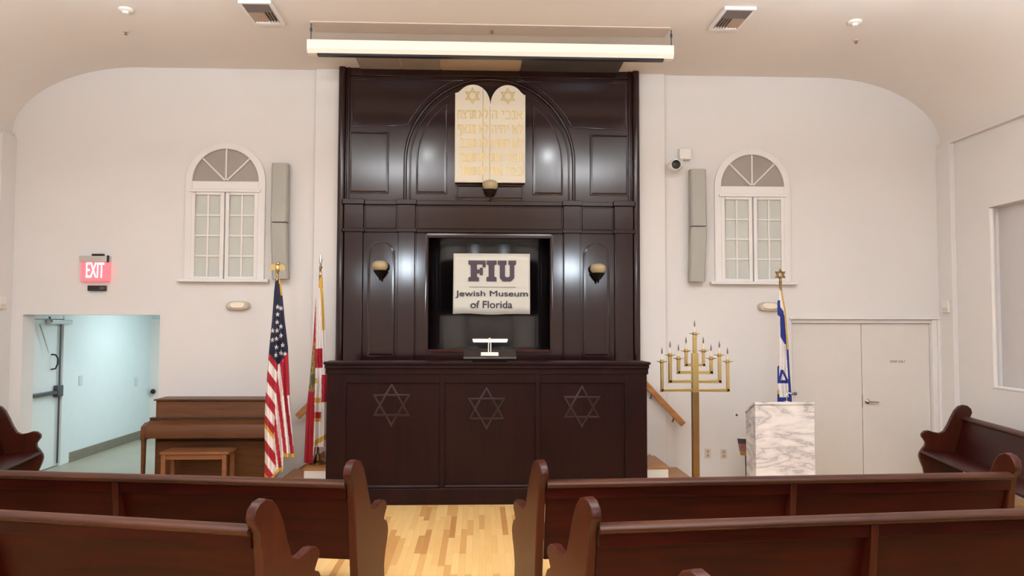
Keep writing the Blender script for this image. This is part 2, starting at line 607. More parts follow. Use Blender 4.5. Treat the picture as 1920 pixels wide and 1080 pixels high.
def hebrew_line(body, m, parent, x0, x1, z0, z1, y):
    """raised gold block letters, read from the right edge x1 to the left"""
    adv = sum((0.45 if ch == ' ' else HEB[ch][0] + 0.24) for ch in body) - 0.24
    sx, sz = (x1 - x0) / adv, z1 - z0
    cur = adv
    b = MB()
    kk = 0
    for ch in body:
        if ch == ' ':
            cur -= 0.45
            continue
        wd, strokes = HEB[ch]
        cur -= wd
        for st in strokes:
            pts = [Vector((x0 + (cur + px) * sx, z0 + pz * sz)) for px, pz in st]
            for a, c in zip(pts, pts[1:]):
                d_ = (c - a).normalized()
                hw = 0.0085 if abs(d_.x) < abs(d_.y) else 0.0075
                n_ = Vector((-d_.y, d_.x)) * hw
                e_ = d_ * hw * 0.8
                q = [a - e_ + n_, c + e_ + n_, c + e_ - n_, a - e_ - n_]
                kk += 1
                b.prism([(v.x, v.y) for v in q], y - 0.006 - 0.0008 * (kk % 7), y + 0.001)
        cur -= 0.24
    return b.build('gold_lettering', m, parent, smooth=0, merge=False)


# ================================================================== THE ROOM
def cells(xs, zs, holes, y, depth):
    """a wall in the x-z plane with rectangular openings and their reveals"""
    b = MB()
    H = lambda i, j: any(h[0] <= (xs[i] + xs[i + 1]) / 2 <= h[1] and h[2] <= (zs[j] + zs[j + 1]) / 2 <= h[3] for h in holes)
    for i in range(len(xs) - 1):
        for j in range(len(zs) - 1):
            x0, x1, z0, z1 = xs[i], xs[i + 1], zs[j], zs[j + 1]
            if H(i, j):
                continue
            b.face([(x0, y, z0), (x1, y, z0), (x1, y, z1), (x0, y, z1)])
            b.face([(x0, y + depth, z0), (x0, y + depth, z1), (x1, y + depth, z1), (x1, y + depth, z0)])
            for di, dj, q in ((-1, 0, ((x0, z0), (x0, z1))), (1, 0, ((x1, z0), (x1, z1))), (0, -1, ((x0, z0), (x1, z0))), (0, 1, ((x0, z1), (x1, z1)))):
                a, c = i + di, j + dj
                out = a < 0 or c < 0 or a >= len(xs) - 1 or c >= len(zs) - 1
                if out or H(a, c):
                    (ax, az), (bx, bz) = q
                    b.face([(ax, y, az), (bx, y, bz), (bx, y + depth, bz), (ax, y + depth, az)])
    return b


# ark reference numbers
YA = 10.44
ACX = at(918, 420, YA).x
AK = (at(1200, 420, YA).x - at(636, 420, YA).x) / 564.0
za = lambda py: at(918, py, YA).z
xa = lambda h: ACX + h * AK
ARK_X0, ARK_X1 = xa(-283), xa(283)

# left doorway and right double doors
DW0, DW1, DWZ = at(43, 600, YW).x, at(300, 600, YW).x, at(170, 590, YW).z
RD0, RD1, RDZ = at(1484, 640, YW).x, at(1757, 640, YW).x, at(1620, 599, YW).z

xs = sorted([XL - 0.3, DW0, DW1, ARK_X0 + 0.05, ARK_X1 - 0.05, RD0, RD1, XR + 0.3])
zs = sorted([0.0, DWZ, RDZ, ZC - 0.12, ZC + 0.25])
wb = cells(xs, zs, [(DW0, DW1, 0, DWZ), (ARK_X0 + 0.05, ARK_X1 - 0.05, 0, ZC - 0.12), (RD0, RD1, 0, RDZ)], YW, 0.28)
struct(wb.build('wall_back', M_WALL, smooth=0), 'cream-white plastered end wall behind the dark wooden ark', 'wall')

# shallow white pilaster strips either side of the ark
for n, (p0, p1) in enumerate(((590, None), (None, 1247))):
    b = MB()
    if p0:
        x0, x1 = at(590, 300, YW - 0.06).x, ARK_X0 + 0.06
    else:
        x0, x1 = ARK_X1 - 0.06, at(1247, 300, YW - 0.06).x
    b.box(x0, x1, YW - 0.06, YW + 0.05, 0, ZC)
    struct(b.build('trim_%d' % (n + 1), M_WALL, bevel=0.006), 'narrow cream wall strip standing proud on the %s side of the dark ark' % ('US flag' if n == 0 else 'menorah'), 'wall trim')

# side walls
b = MB()
b.box(XL - 0.25, XL, YR, YW, 0, ZC + 0.1)
struct(b.build('wall_left', M_WALL), 'cream side wall on the exit sign side', 'wall')
wy0, wy1 = 8.2, atx(1858, 560, XR).y
wz0, wz1 = atx(1868, 730, XR).z, atx(1858, 388, XR).z
bw = MB()
# right wall with a shallow window recess
ys_ = [YR, wy0, wy1, YW]
zs_ = [0, wz0, wz1, ZC + 0.1]
for i in range(3):
    for j in range(3):
        if i == 1 and j == 1:
            continue
        bw.box(XR, XR + 0.25, ys_[i], ys_[i + 1], zs_[j], zs_[j + 1])
struct(bw.build('wall_right', M_WALL, smooth=0), 'cream side wall beside the double doors with a covered window', 'wall')
wn = thing('window_3', 'tall side-wall window recess covered by a pale panel above the dark side pew', 'window', (XR, (wy0 + wy1) / 2, wz0), kind='structure')
MB().box(XR + 0.12, XR + 0.15, wy0, wy1, wz0, wz1).build('window_panel', M_BLIND, wn)
e = MB()
e.tube([(XR + 0.02, wy1 - 0.02, wz0 + 0.02), (XR + 0.02, wy1 - 0.02, wz1 - 0.02)], 0.03, 10)
e.tube([(XR + 0.02, wy0, wz0 + 0.02), (XR + 0.02, wy1, wz0 + 0.02)], 0.022, 10)
e.build('window_trim', M_TRIM, wn)
b = MB()
b.box(XL - 0.25, XR + 0.25, YR - 0.2, YR, 0, ZC + 0.1)
struct(b.build('wall_rear', M_WALL), 'cream rear wall behind the pews', 'wall')

# floor
b = MB()
b.box(XL - 0.25, XR + 0.25, YR - 0.2, YW + 0.28, -0.12, 0.0)
struct(b.build('floor', M_FLOOR, smooth=0), 'honey oak strip floor', 'floor')

# coved ceiling: flat middle, quarter-ellipse coves onto the side walls
ZSP = ZC - 0.92
prof = []
RXC = 1.62
for k in range(0, 19):
    a = PI / 2 * k / 18
    prof.append((XL + RXC - RXC * math.cos(a), ZSP + (ZC - ZSP) * math.sin(a)))
for k in range(18, -1, -1):
    a = PI / 2 * k / 18
    prof.append((XR - RXC + RXC * math.cos(a), ZSP + (ZC - ZSP) * math.sin(a)))
outer = [(XR + 0.2, ZSP), (XR + 0.2, ZC + 0.2), (XL - 0.2, ZC + 0.2), (XL - 0.2, ZSP)]
b = MB()
rings = [[(x, y, z) for x, z in prof] for y in (YR, YW)]
b.loft(rings, close=False, cap=False)
ro = [[(x, y, z) for x, z in outer] for y in (YR, YW)]
b.loft(ro, close=False, cap=False)
struct(b.build('ceiling', M_CEIL, smooth=30), 'beige ceiling curving down to the side walls', 'ceiling')
# little ledge where the cove meets each side wall
for n, (x0, x1, lab) in enumerate(((XL, XL + 0.05, 'exit sign'), (XR - 0.05, XR, 'double door'))):
    b = MB()
    b.box(x0, x1, YR, YW, ZSP - 0.03, ZSP + 0.015)
    struct(b.build('trim_%d' % (n + 3), M_CEIL, bevel=0.008), 'thin ledge under the ceiling curve on the %s side' % lab, 'cornice')
# corner piers
for n, (x0, x1, lab) in enumerate(((XL, XL + 0.07, 'open doorway'), (XR - 0.07, XR, 'double doors'))):
    b = MB()
    b.box(x0, x1, YW - 0.32, YW, 0, ZSP - 0.03)
    struct(b.build('trim_%d' % (n + 5), M_WALL, bevel=0.006), 'shallow cream corner pier next to the %s' % lab, 'wall trim')

# hallway beyond the left doorway
HX0, HX1, HY1 = -5.95, -3.5, 14.8
y0 = YW + 0.28
b = MB()
b.box(HX0 - 0.2, HX0, 11.90, HY1 + 0.2, 0, 2.65)
b.box(HX0 - 0.2, HX0, y0, 11.90, 2.12, 2.65)
struct(b.build('wall_hallway_left', M_HALL), 'pale cyan-lit hallway wall behind the doorway', 'wall')
b = MB()
b.box(HX0, HX1, HY1, HY1 + 0.2, 0, 2.65)
struct(b.build('wall_hallway_end', M_HALL), 'far end wall of the hallway', 'wall')
b = MB()
b.box(HX1, HX1 + 0.2, y0, HY1, 0, 2.65)
struct(b.build('wall_hallway_right', M_HALL), 'hidden right wall of the hallway', 'wall')
b = MB()
b.box(HX0 - 0.2, HX1 + 0.2, y0, HY1 + 0.2, 2.65, 2.8)
struct(b.build('ceiling_hallway', M_HALL), 'white hallway ceiling', 'ceiling')
b = MB()
b.box(HX0 - 0.4, HX1 + 0.2, y0, HY1 + 0.2, -0.1, 0.0)
struct(b.build('floor_hallway', M_HFLOOR), 'grey-green hallway floor', 'floor')
b = MB()
b.box(HX0, HX0 + 0.02, 11.92, HY1, 0, 0.14)
struct(b.build('baseboard_hallway', M_HBASE, bevel=0.004), 'taupe baseboard along the hallway wall', 'baseboard')
# exit door in the hall
d = thing('door_1', 'white exit door with dark push bar inside the open doorway', 'door', (HX0, 11.2, 0), kind='structure')
MB().box(HX0 - 0.06, HX0 - 0.015, y0 + 0.04, 11.64, 0.01, 2.06).build('door_leaf', M_HALL, d, bevel=0.004)
f = MB()
f.box(HX0 - 0.1, HX0 + 0.03, 11.66, 11.90, 0, 2.12)
f.box(HX0 - 0.1, HX0 + 0.02, y0, 11.66, 2.07, 2.12)
f.build('door_frame', M_HALL, d, bevel=0.006)
pb = MB().box(HX0 - 0.015, HX0 + 0.05, y0 + 0.06, 11.52, 1.02, 1.07).build('push_bar', M_STEEL, d, bevel=0.008)
MB().box(HX0 - 0.015, HX0 + 0.06, 11.5, 11.64, 0.98, 1.14).build('latch_case', M_STEEL, pb, bevel=0.01)
MB().tube([(HX0 + 0.012, 11.61, 0.05), (HX0 + 0.012, 11.61, 2.04)], 0.013, 8).build('latch_rod', M_STEEL, pb)
hp = MB()
hp.tube([(HX0 - 0.01, 11.42, 1.37), (HX0 + 0.04, 11.44, 1.38), (HX0 + 0.06, 11.46, 1.45), (HX0 + 0.06, 11.46, 1.52), (HX0 + 0.04, 11.44, 1.57), (HX0 - 0.01, 11.42, 1.58)], 0.011, 8)
hp.build('pull_handle', M_BLACK, d)
dc = MB().box(HX0 - 0.01, HX0 + 0.07, 11.25, 11.82, 2.0, 2.06).build('door_closer', M_CHROME, d, bevel=0.006)
MB().tube([(HX0 + 0.05, 11.3, 2.03), (HX0 + 0.16, 11.02, 2.09)], 0.014, 8).build('closer_arm', M_STEEL, dc)
MB().tube([(HX0 + 0.02, 11.05, 2.0), (HX0 + 0.03, 11.28, 1.6)], [0.014, 0.004], 8).build('stay_rod', M_CHROME, dc)
# door with black knob on the far end wall
d = thing('door_2', 'pale door with small black knob at the far end of the hallway', 'door', (-5.75, HY1, 0), kind='structure')
kx = at(287, 734, HY1 - 0.04).x
MB().box(kx - 0.12, kx + 0.75, HY1 - 0.04, HY1 - 0.001, 0.0, 2.1).build('door_leaf', M_WHITE, d, bevel=0.004)
kp = at(287, 734, HY1 - 0.08)
MB().sphere((kp.x, HY1 - 0.085, kp.z), 0.045, 1, 0.9, 1).build('door_knob', M_BLACK, d)
# small wall plates inside the hallway
for (px, py, lab) in ((151, 713, 'nearer of two small pale plates on the hallway wall'), (255, 715, 'farther of two small pale plates on the hallway wall')):
    p = atx(px, py, HX0 + 0.005)
    tag(MB().box(HX0, HX0 + 0.012, p.y - 0.05, p.y + 0.05, p.z - 0.07, p.z + 0.07).build('wall_plate', M_HALLP, bevel=0.003), lab, 'wall plate', 'hallway wall plates')

# right double doors, set back in the wall
d = thing('door_3', 'pair of flush cream double doors with one lever handle', 'door', ((RD0 + RD1) / 2, YW, 0), kind='structure')
YD = YW + 0.06
mid = at(1616, 700, YD).x
for k, (x0, x1) in enumerate(((RD0 + 0.02, mid - 0.003), (mid + 0.003, RD1 - 0.075))):
    lf = MB().box(x0, x1, YD, YD + 0.045, 0.008, RDZ - 0.055).build('door_leaf', M_DOOR, d, bevel=0.003)
    if k == 1:
        p = at(1628, 753, YD - 0.03)
        h = MB()
        h.lathe([(0.0, 0), (0.036, 0.0), (0.036, 0.012), (0.03, 0.018), (0.014, 0.02), (0.014, 0.055), (0, 0.056)], 18, (p.x, YD, p.z), 'Y')
        h.tube([(p.x, YD - 0.05, p.z), (p.x + 0.03, YD - 0.056, p.z), (p.x + 0.135, YD - 0.05, p.z - 0.006)], [0.012, 0.013, 0.009], 10)
        h.build('lever_handle', M_CHROME, lf)
        MB().box(mid - 0.002, mid + 0.004, YD - 0.002, YD + 0.002, p.z - 0.08, p.z + 0.09).build('latch_edge', M_BLACK, lf)
        q = at(1683, 678, YD)
        text_mesh('STAFF ONLY', 'lettering', M_INKGREY, lf, q.x, q.z, YD - 0.001, 0.21, 0.032)
f = MB()
f.box(RD0 - 0.0, RD0 + 0.018, YW + 0.02, YW + 0.2, 0, RDZ)
f.box(RD1 - 0.07, RD1, YW - 0.012, YW + 0.2, 0, RDZ)
f.box(RD0, RD1, YW + 0.02, YW + 0.2, RDZ - 0.05, RDZ)
f.build('door_frame', M_TRIM, d, bevel=0.006)
c_ = MB()
c_.box(RD0 - 0.03, RD1 + 0.05, YW - 0.03, YW, RDZ, RDZ + 0.035)
c_.box(RD1, RD1 + 0.045, YW - 0.03, YW, 0, RDZ)
c_.build('door_casing', M_TRIM, d, bevel=0.006)


# ------------------------------------------------------------------ arched windows
def arch(cx, cz, r, n=24):
    return [(cx + r * math.cos(PI - PI * k / n), cz + r * math.sin(PI - PI * k / n)) for k in range(n + 1)]


PXM = YW / FPX
zl = [(at(424, a, YW).z + at(1409, c, YW).z) / 2 for a, c in ((341, 350), (356, 366), (367, 375), (519, 523), (524, 528))]


def arched_window(num, cx, label):
    t = thing('window_%d' % num, label, 'window', (cx, YW, zl[4]), kind='structure')
    fz, tz, g1, g0, sz = zl
    ro, ri = 73 * PXM, 61 * PXM
    out = [(cx - ro, sz)] + arch(cx, fz, ro) + [(cx + ro, sz)]
    inn = [(cx - ri, sz)] + arch(cx, fz, ri) + [(cx + ri, sz)]
    b = MB()
    y0, y1 = YW - 0.035, YW
    b.loft([[(x, y1, z) for x, z in out], [(x, y0, z) for x, z in out], [(x, y0 - 0.006, z) for x, z in [(cx + (x - cx) * 0.97, fz + (z - fz) * 0.97 if z > fz else z) for x, z in out]],
            [(x, y0 - 0.006, z) for x, z in inn], [(x, y1, z) for x, z in inn]], close=False, cap=False)
    b.build('window_casing', M_TRIM, t, smooth=40)
    b = MB()
    b.prism(arch(cx, fz, ri - 0.002), YW - 0.006, YW - 0.001)
    fan = b.build('fan_light', M_FAN, t)
    b = MB()
    for a in (45, 90, 135):
        a = math.radians(a)
        b.tube([(cx + 0.02 * math.cos(a), YW - 0.016, fz + 0.02 * math.sin(a)), (cx + ri * math.cos(a), YW - 0.016, fz + ri * math.sin(a))], 0.013, 6)
    b.build('fan_glazing_bar', M_TRIM, fan)
    b = MB()
    b.box(cx - ri, cx + ri, YW - 0.04, YW, tz, fz)
    b.box(cx - ri - 0.03, cx + ri + 0.03, YW - 0.065, YW, tz - 0.035, tz + 0.005)
    b.build('transom_bar', M_TRIM, t, bevel=0.006)
    st = 0.05
    for s in (-1, 1):
        x0, x1 = (cx - ri - 0.0, cx - 0.008) if s < 0 else (cx + 0.008, cx + ri)
        b = MB()
        zt, zb = tz - 0.035, sz + 0.0
        b.box(x0, x0 + st, YW - 0.045, YW, zb, zt)
        b.box(x1 - st, x1, YW - 0.045, YW, zb, zt)
        b.box(x0 + st, x1 - st, YW - 0.045, YW, g1, zt)
        b.box(x0 + st, x1 - st, YW - 0.045, YW, zb, g0)
        sash = b.build('window_sash', M_TRIM, t, bevel=0.006)
        MB().box(x0 + st, x1 - st, YW - 0.012, YW - 0.002, g0, g1).build('frosted_glass', M_PANE, sash)
        b = MB()
        xm = (x0 + x1) / 2
        b.box(xm - 0.011, xm + 0.011, YW - 0.032, YW - 0.012, g0, g1)
        for k in (1, 2, 3):
            zz = g0 + (g1 - g0) * k / 4
            b.box(x0 + st, x1 - st, YW - 0.03, YW - 0.012, zz - 0.01, zz + 0.01)
        b.build('glazing_bar', M_TRIM, sash)
    MB().box(cx - ro - 0.07, cx + ro + 0.07, YW - 0.09, YW, sz - 0.04, sz).build('window_sill', M_TRIM, t, bevel=0.008)
    return t


arched_window(1, at(423, 420, YW).x, 'arched white window above the piano on the exit sign side')
arched_window(2, at(1410, 420, YW).x, 'arched white window above the marble podium and white star flag')

# ------------------------------------------------------------------ ceiling fittings
def on_ceiling(px, py, z=None):
    return atz(px, py, z if z else ZC)


def air_vent(cx, y0, y1, wd, s, label):
    t = thing('ceiling_vent', label, 'air vent', (cx, (y0 + y1) / 2, ZC), group='ceiling air vents')
    x0, x1 = cx - wd / 2, cx + wd / 2
    zb = ZC - 0.035
    b = MB()
    b.box(x0 - 0.03, x0, y0 - 0.03, y1 + 0.05, zb, ZC)
    b.box(x1, x1 + 0.03, y0 - 0.03, y1 + 0.05, zb, ZC)
    b.box(x0, x1, y0 - 0.03, y0, zb, ZC)
    b.box(x0, x1, y1 - 0.02, y1 + 0.05, zb, ZC)
    b.build('vent_frame', M_TRIM, t, bevel=0.004)
    MB().box(x0, x1, y0, y1, ZC - 0.008, ZC - 0.002).build('vent_backing', M_VENTD, t)
    ym = y0 + (y1 - y0) * 0.42
    MB().box(x0, x1, y0, ym, zb + 0.004, zb + 0.01).build('damper_plate', M_VENTP, t)
    n = 9
    for k in range(n):
        xx = x0 + (k + 0.5) * (x1 - x0) / n
        half = (k + 0.5) / n < 0.55
        if s > 0:
            half = not half
        an = math.radians(62 if half else 12) * (1 if s < 0 else -1)
        Mx = Matrix.Translation((xx, 0, ZC - 0.02)) @ Matrix.Rotation(an if half else -an, 4, 'Y')
        bb = MB().box(-0.002, 0.002, ym, y1 - 0.02, -0.016, 0.016, Mx)
        bb.build('vent_slat', M_VENTS, t)
    return t


a, b2 = on_ceiling(474, 2), on_ceiling(508, 39)
air_vent((a.x + b2.x) / 2, a.y, b2.y, 0.28, -1, 'white ceiling vent on the exit sign side of the projection screen')
a, b2 = on_ceiling(1385, 14), on_ceiling(1360, 50)
air_vent((a.x + b2.x) / 2, a.y, b2.y, 0.28, 1, 'white ceiling vent on the security camera side of the projection screen')

first = None
for (px, py, lab) in ((236, 17, 'round white smoke detector on the ceiling over the exit sign'), (1603, 40, 'round white smoke detector on the ceiling over the double doors')):
    p = on_ceiling(px, py)
    if first is None:
        t = thing('smoke_detector', lab, 'smoke detector', (p.x, p.y, ZC), group='ceiling smoke detectors')
        MB().lathe([(0, -0.0), (0.075, 0), (0.075, -0.018), (0.055, -0.03), (0, -0.032)], 24, (p.x, p.y, ZC)).build('detector_base', M_WHITE, t)
        MB().lathe([(0, -0.03), (0.035, -0.03), (0.03, -0.05), (0, -0.052)], 18, (p.x, p.y, ZC)).build('detector_head', M_WHITE, t)
        first = t
    else:
        t = copy_tree(first, (p.x, p.y, ZC))
        tag(t, lab, 'smoke detector')
first = None
for (px, py, lab) in ((236, 59, 'tiny sprinkler head beside the smoke detector over the exit sign'), (1605, 75, 'tiny sprinkler head beside the smoke detector over the double doors'), (922, 56, 'small sprinkler head above the middle of the projection screen case')):
    p = on_ceiling(px, py)
    if first is None:
        t = thing('fire_sprinkler', lab, 'sprinkler', (p.x, p.y, ZC), group='ceiling sprinklers')
        MB().lathe([(0, 0), (0.035, 0), (0.03, -0.012), (0, -0.014)], 16, (p.x, p.y, ZC)).build('escutcheon', M_VENTS, t)
        MB().lathe([(0, -0.012), (0.01, -0.012), (0.008, -0.035), (0.02, -0.036), (0.02, -0.04), (0, -0.042)], 12, (p.x, p.y, ZC)).build('sprinkler_nozzle', M_BRASS2, t)
        first = t
    else:
        t = copy_tree(first, (p.x, p.y, ZC))
        tag(t, lab, 'sprinkler')

# ceiling light panels between the screen and the ark
YP0, YP1 = on_ceiling(918, 88).y, YW - 0.10
pxs = [(672, 752, M_CPANEL, 'first grey ceiling light panel from the US flag end'), (752, 826, M_CPANEL, 'second grey ceiling light panel from the US flag end'),
       (826, 976, M_CPANELB, 'pale beige ceiling light panel right over the tablets'), (976, 1163, M_CPANELD, 'dark ceiling light panel at the menorah end')]
for p0, p1, m, lab in pxs:
    x0, x1 = at(p0, 118, 10.3).x, at(p1, 118, 10.3).x
    tag(MB().box(x0 + 0.006, x1 - 0.006, YP0, YP1, ZC - 0.012, ZC).build('ceiling_light_panel', m, bevel=0.003), lab, 'ceiling light', 'unlit light panels over the ark')

# projection screen in its ceiling case
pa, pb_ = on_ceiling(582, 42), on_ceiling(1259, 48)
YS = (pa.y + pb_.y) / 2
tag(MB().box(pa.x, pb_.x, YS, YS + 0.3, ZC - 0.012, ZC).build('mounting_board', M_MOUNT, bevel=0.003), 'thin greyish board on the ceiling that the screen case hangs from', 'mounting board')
sL, sR = at(577, 82, YS + 0.05), at(1262, 90, YS + 0.05)
szt, szb = (at(918, 79, YS).z), (at(918, 103, YS).z)
t = thing('projection_screen', 'long white rolled-up projection screen case hanging above the ark', 'projection screen', ((sL.x + sR.x) / 2, YS, szb))
b = MB()
hh = szt - szb
b.prism([(YS, szt), (YS, szb + hh * 0.3), (YS + 0.035, szb), (YS + 0.13, szb), (YS + 0.13, szt)], sL.x, sR.x, 'YZ')
b.build('screen_case', M_SCREEN, t, bevel=0.003)
MB().box(sL.x + 0.11, sR.x - 0.11, YS + 0.03, YS + 0.1, szb - 0.022, szb + 0.002).build('screen_slot', M_BLACK, t)
for x in (sL.x + 0.035, sR.x - 0.02):
    bb = MB()
    bb.tube([(x, YS + 0.05, szt - 0.005), (x, YS + 0.05, ZC - 0.0125)], 0.006, 8)
    bb.tube([(x, YS + 0.05, ZC - 0.1), (x, YS + 0.05, ZC - 0.06)], 0.013, 8)
    bb.build('hanging_chain', M_STEEL, t)

# ================================================================== THE ARK
ark = thing('ark', 'tall dark mahogany ark with arched panelling and a recessed niche', 'ark', (ACX, YA, 0.6))
ZT = za(131)
NH = 113.5
nz0, nz1 = za(656), za(447)
zbase = 0.6
# backing boards around the niche
b = MB()
b.box(ARK_X0, xa(-NH), YA, YA + 0.09, zbase, ZT)
b.box(xa(NH), ARK_X1, YA, YA + 0.09, zbase, ZT)
b.box(xa(-NH), xa(NH), YA, YA + 0.09, nz1, ZT)
b.box(xa(-NH), xa(NH), YA, YA + 0.09, zbase, nz0)
b.build('back_panel', M_ARK, ark, smooth=0)
# curved niche
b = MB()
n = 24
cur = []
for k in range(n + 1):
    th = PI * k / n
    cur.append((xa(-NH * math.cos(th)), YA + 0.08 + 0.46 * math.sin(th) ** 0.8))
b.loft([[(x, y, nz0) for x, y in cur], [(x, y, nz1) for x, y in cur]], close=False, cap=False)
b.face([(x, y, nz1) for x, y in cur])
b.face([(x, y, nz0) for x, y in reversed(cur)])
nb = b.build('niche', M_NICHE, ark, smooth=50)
zb_ = za(590)
bb = MB()
bb.loft([[(ACX + (x - ACX) * k, YA + 0.08 + (y - YA - 0.08) * k, z) for x, y in cur[1:-1]] for k, z in ((0.995, zb_ - 0.012), (0.985, zb_ - 0.012), (0.985, zb_ + 0.012), (0.995, zb_ + 0.012))], close=False, cap=False)
bb.build('niche_band', M_ARKH, nb)
b = MB()
b.box(xa(-NH) - 0.0, xa(NH) + 0.0, YA - 0.035, YA + 0.3, nz0 - 0.03, nz0 + 0.004)
b.build('niche_sill', M_PEWEND, nb, bevel=0.006)
# niche trim
b = MB()
b.sweep([(xa(-NH) - 0.03, nz0), (xa(-NH) - 0.03, nz1 + 0.03), (xa(NH) + 0.03, nz1 + 0.03), (xa(NH) + 0.03, nz0)], YA, 0.07, 0.02)
b.build('niche_trim', M_ARKH, ark)
# round corner mouldings
for s in (-1, 1):
    b = MB()
    x = xa(s * 276.5)
    b.tube([(x, YA - 0.01, zbase), (x, YA - 0.01, ZT)], 0.05, 16)
    b.build('corner_moulding', M_ARK, ark)
    b = MB()
    x = xa(s * 265)
    b.tube([(x, YA, zbase), (x, YA, ZT)], 0.022, 10)
    b.build('corner_bead', M_ARK, ark)
# pilasters
zc1, zc0, zf0 = za(378), za(386), za(437)
for s in (-1, 1):
    for h0, h1 in ((235, 269), (139, 170)):
        x0, x1 = sorted((xa(s * h0), xa(s * h1)))
        MB().box(x0, x1, YA - 0.055, YA, zbase, zf0 + 0.01).build('pilaster', M_ARK, ark, bevel=0.006)
        MB().box(x0 - 0.004, x1 + 0.004, YA - 0.062, YA, zf0 + 0.03, zc0 + 0.0).build('pilaster_head', M_ARK, ark, bevel=0.005)
# cornice and lower string course, breaking forward over the pilasters
def course(name, z0, z1, d):
    b = MB()
    b.box(xa(-263), xa(263), YA - d, YA, z0, z1)
    for s in (-1, 1):
        for h0, h1 in ((235, 269), (139, 170)):
            x0, x1 = sorted((xa(s * h0), xa(s * h1)))
            b.box(x0 - 0.02, x1 + 0.02, YA - d - 0.05, YA - d + 0.01, z0 - 0.002, z1 + 0.01)
    b.build(name, M_ARKH, ark, bevel=0.006)


course('cornice', zc0, zc1, 0.05)
course('string_course', zf0, zf0 + 0.035, 0.035)
MB().box(xa(-135), xa(135), YA - 0.02, YA, zf0 + 0.05, zc0 - 0.02).build('frieze_board', M_ARKH, ark, bevel=0.005)
for s in (-1, 1):
    x0, x1 = sorted((xa(s * 174), xa(s * 231)))
    MB().box(x0, x1, YA - 0.016, YA, zf0 + 0.05, zc0 - 0.02).build('frieze_board', M_ARKH, ark, bevel=0.005)
    # top mouldings of the head
MB().box(xa(-262), xa(262), YA - 0.03, YA, za(146), za(141)).build('head_moulding', M_ARKH, ark, bevel=0.005)
# great arch
acz = za(305)
for R, wd, tk in ((158.5, 0.045, 0.028), (149, 0.022, 0.012)):
    p = [(xa(-R), zc1)] + [(ACX + R * AK * math.cos(PI - PI * k / 40), acz + R * AK * math.sin(PI - PI * k / 40)) for k in range(41)] + [(xa(R), zc1)]
    MB().sweep(p, YA, wd, tk).build('arch_moulding', M_ARK, ark, smooth=60)
# raised panels
def panel(poly, name='raised_panel', t=0.009):
    cx = sum(p[0] for p in poly) / len(poly)
    cz = sum(p[1] for p in poly) / len(poly)
    b = MB()
    dx = max(abs(p[0] - cx) for p in poly)
    dz = max(abs(p[1] - cz) for p in poly)
    kx, kz = (dx - 0.03) / dx, (dz - 0.03) / dz
    inn = [(cx + (x - cx) * kx, cz + (z - cz) * kz) for x, z in poly]
    b.loft([[(x, YA + 0.001, z) for x, z in poly], [(x, YA - t * 0.25, z) for x, z in poly], [(x, YA - t, z) for x, z in inn]])
    o = b.build(name, M_ARK, ark, smooth=8)
    bb = MB()
    bb.sweep(poly, YA, 0.016, 0.011, closed=True)
    bb.build('panel_bead', M_ARK, o, smooth=50)
    return o


zp = za(364)
for s in (-1, 1):
    panel([(xa(s * 190), zp), (xa(s * 262), zp), (xa(s * 262), za(250)), (xa(s * 190), za(250))])
    # spandrel panel above, following the arch
    sp = [(xa(s * 258), za(240))] + [(ACX + s * 170 * AK * math.cos(math.radians(q)), acz + 170 * AK * math.sin(math.radians(q))) for q in (24, 32, 40, 48, 56, 64, 72)] + [(xa(s * 52), za(152)), (xa(s * 258), za(152))]
    MB().sweep(sp, YA, 0.016, 0.011, closed=True).build('spandrel_bead', M_ARK, ark, smooth=50)
    # panel inside the arch with a curved head
    po = [(xa(s * 81), zp), (xa(s * 137), zp), (xa(s * 137), acz)]
    for q in (8, 16, 24, 32, 40, 48, 53.5):
        po.append((ACX + s * 137 * AK * math.cos(math.radians(q)), acz + 137 * AK * math.sin(math.radians(q))))
    panel(po)
panel([(xa(-63), za(374)), (xa(63), za(374)), (xa(63), za(347)), (xa(-63), za(347))])
# arched door panels beside the niche
for s in (-1, 1):
    cx, r = xa(s * 201), 24.5 * AK
    zc = za(454) - r
    po = [(cx - r, za(668)), (cx + r, za(668)), (cx + r, zc)] + [(cx + r * math.cos(PI * k / 12), zc + r * math.sin(PI * k / 12)) for k in range(1, 12)] + [(cx - r, zc)]
    panel(po, 'arched_panel')
    x0, x1 = sorted((xa(s * 116), xa(s * 137)))
    MB().box(x0, x1, YA - 0.018, YA, zbase, zf0 - 0.01).build('niche_jamb', M_ARK, ark, bevel=0.005)

# tablets of the commandments
YT = YA - 0.09
tz = lambda py: at(918, py, YT).z
tx = lambda px: at(px, 260, YT).x
t = thing('commandment_tablets', 'cream twin-topped tablets board with gold Hebrew lettering', 'wall plaque', (tx(918.5), YT, tz(342)))
def half_top(c, r):
    cx, rr = tx(c), (tx(c + r) - tx(c))
    cz = tz(196)
    top = tz(159)
    return [(cx + rr * math.cos(PI - PI * k / 18), cz + (top - cz) * math.sin(PI - PI * k / 18)) for k in range(19)]
lt = [q for q in half_top(886.5, 32.5) if q[1] > tz(178)] 
lt = [(tx(853), tz(342)), (tx(853), tz(175)), (lt[0][0], tz(174))] + [q for q in half_top(886.5, 32.5) if q[1] > tz(172) or q[0] > tx(890)]
rt_ = [q for q in half_top(952, 32.5) if q[1] > tz(174) or q[0] < tx(948)] + [(tx(984) - 0.012, tz(177)), (tx(985), tz(177)), (tx(985), tz(342))]
poly = lt[:-1] + rt_
b = MB()
b.prism(poly, YT, YT + 0.06)
tb = b.build('tablet_board', M_CREAM, t, bevel=0.003)
for px in (905.5, 918.5):
    MB().box(tx(px) - 0.004, tx(px) + 0.004, YT - 0.001, YT + 0.002, tz(341), tz(200 if px > 910 else 166)).build('board_seam', M_CSEAM, tb)
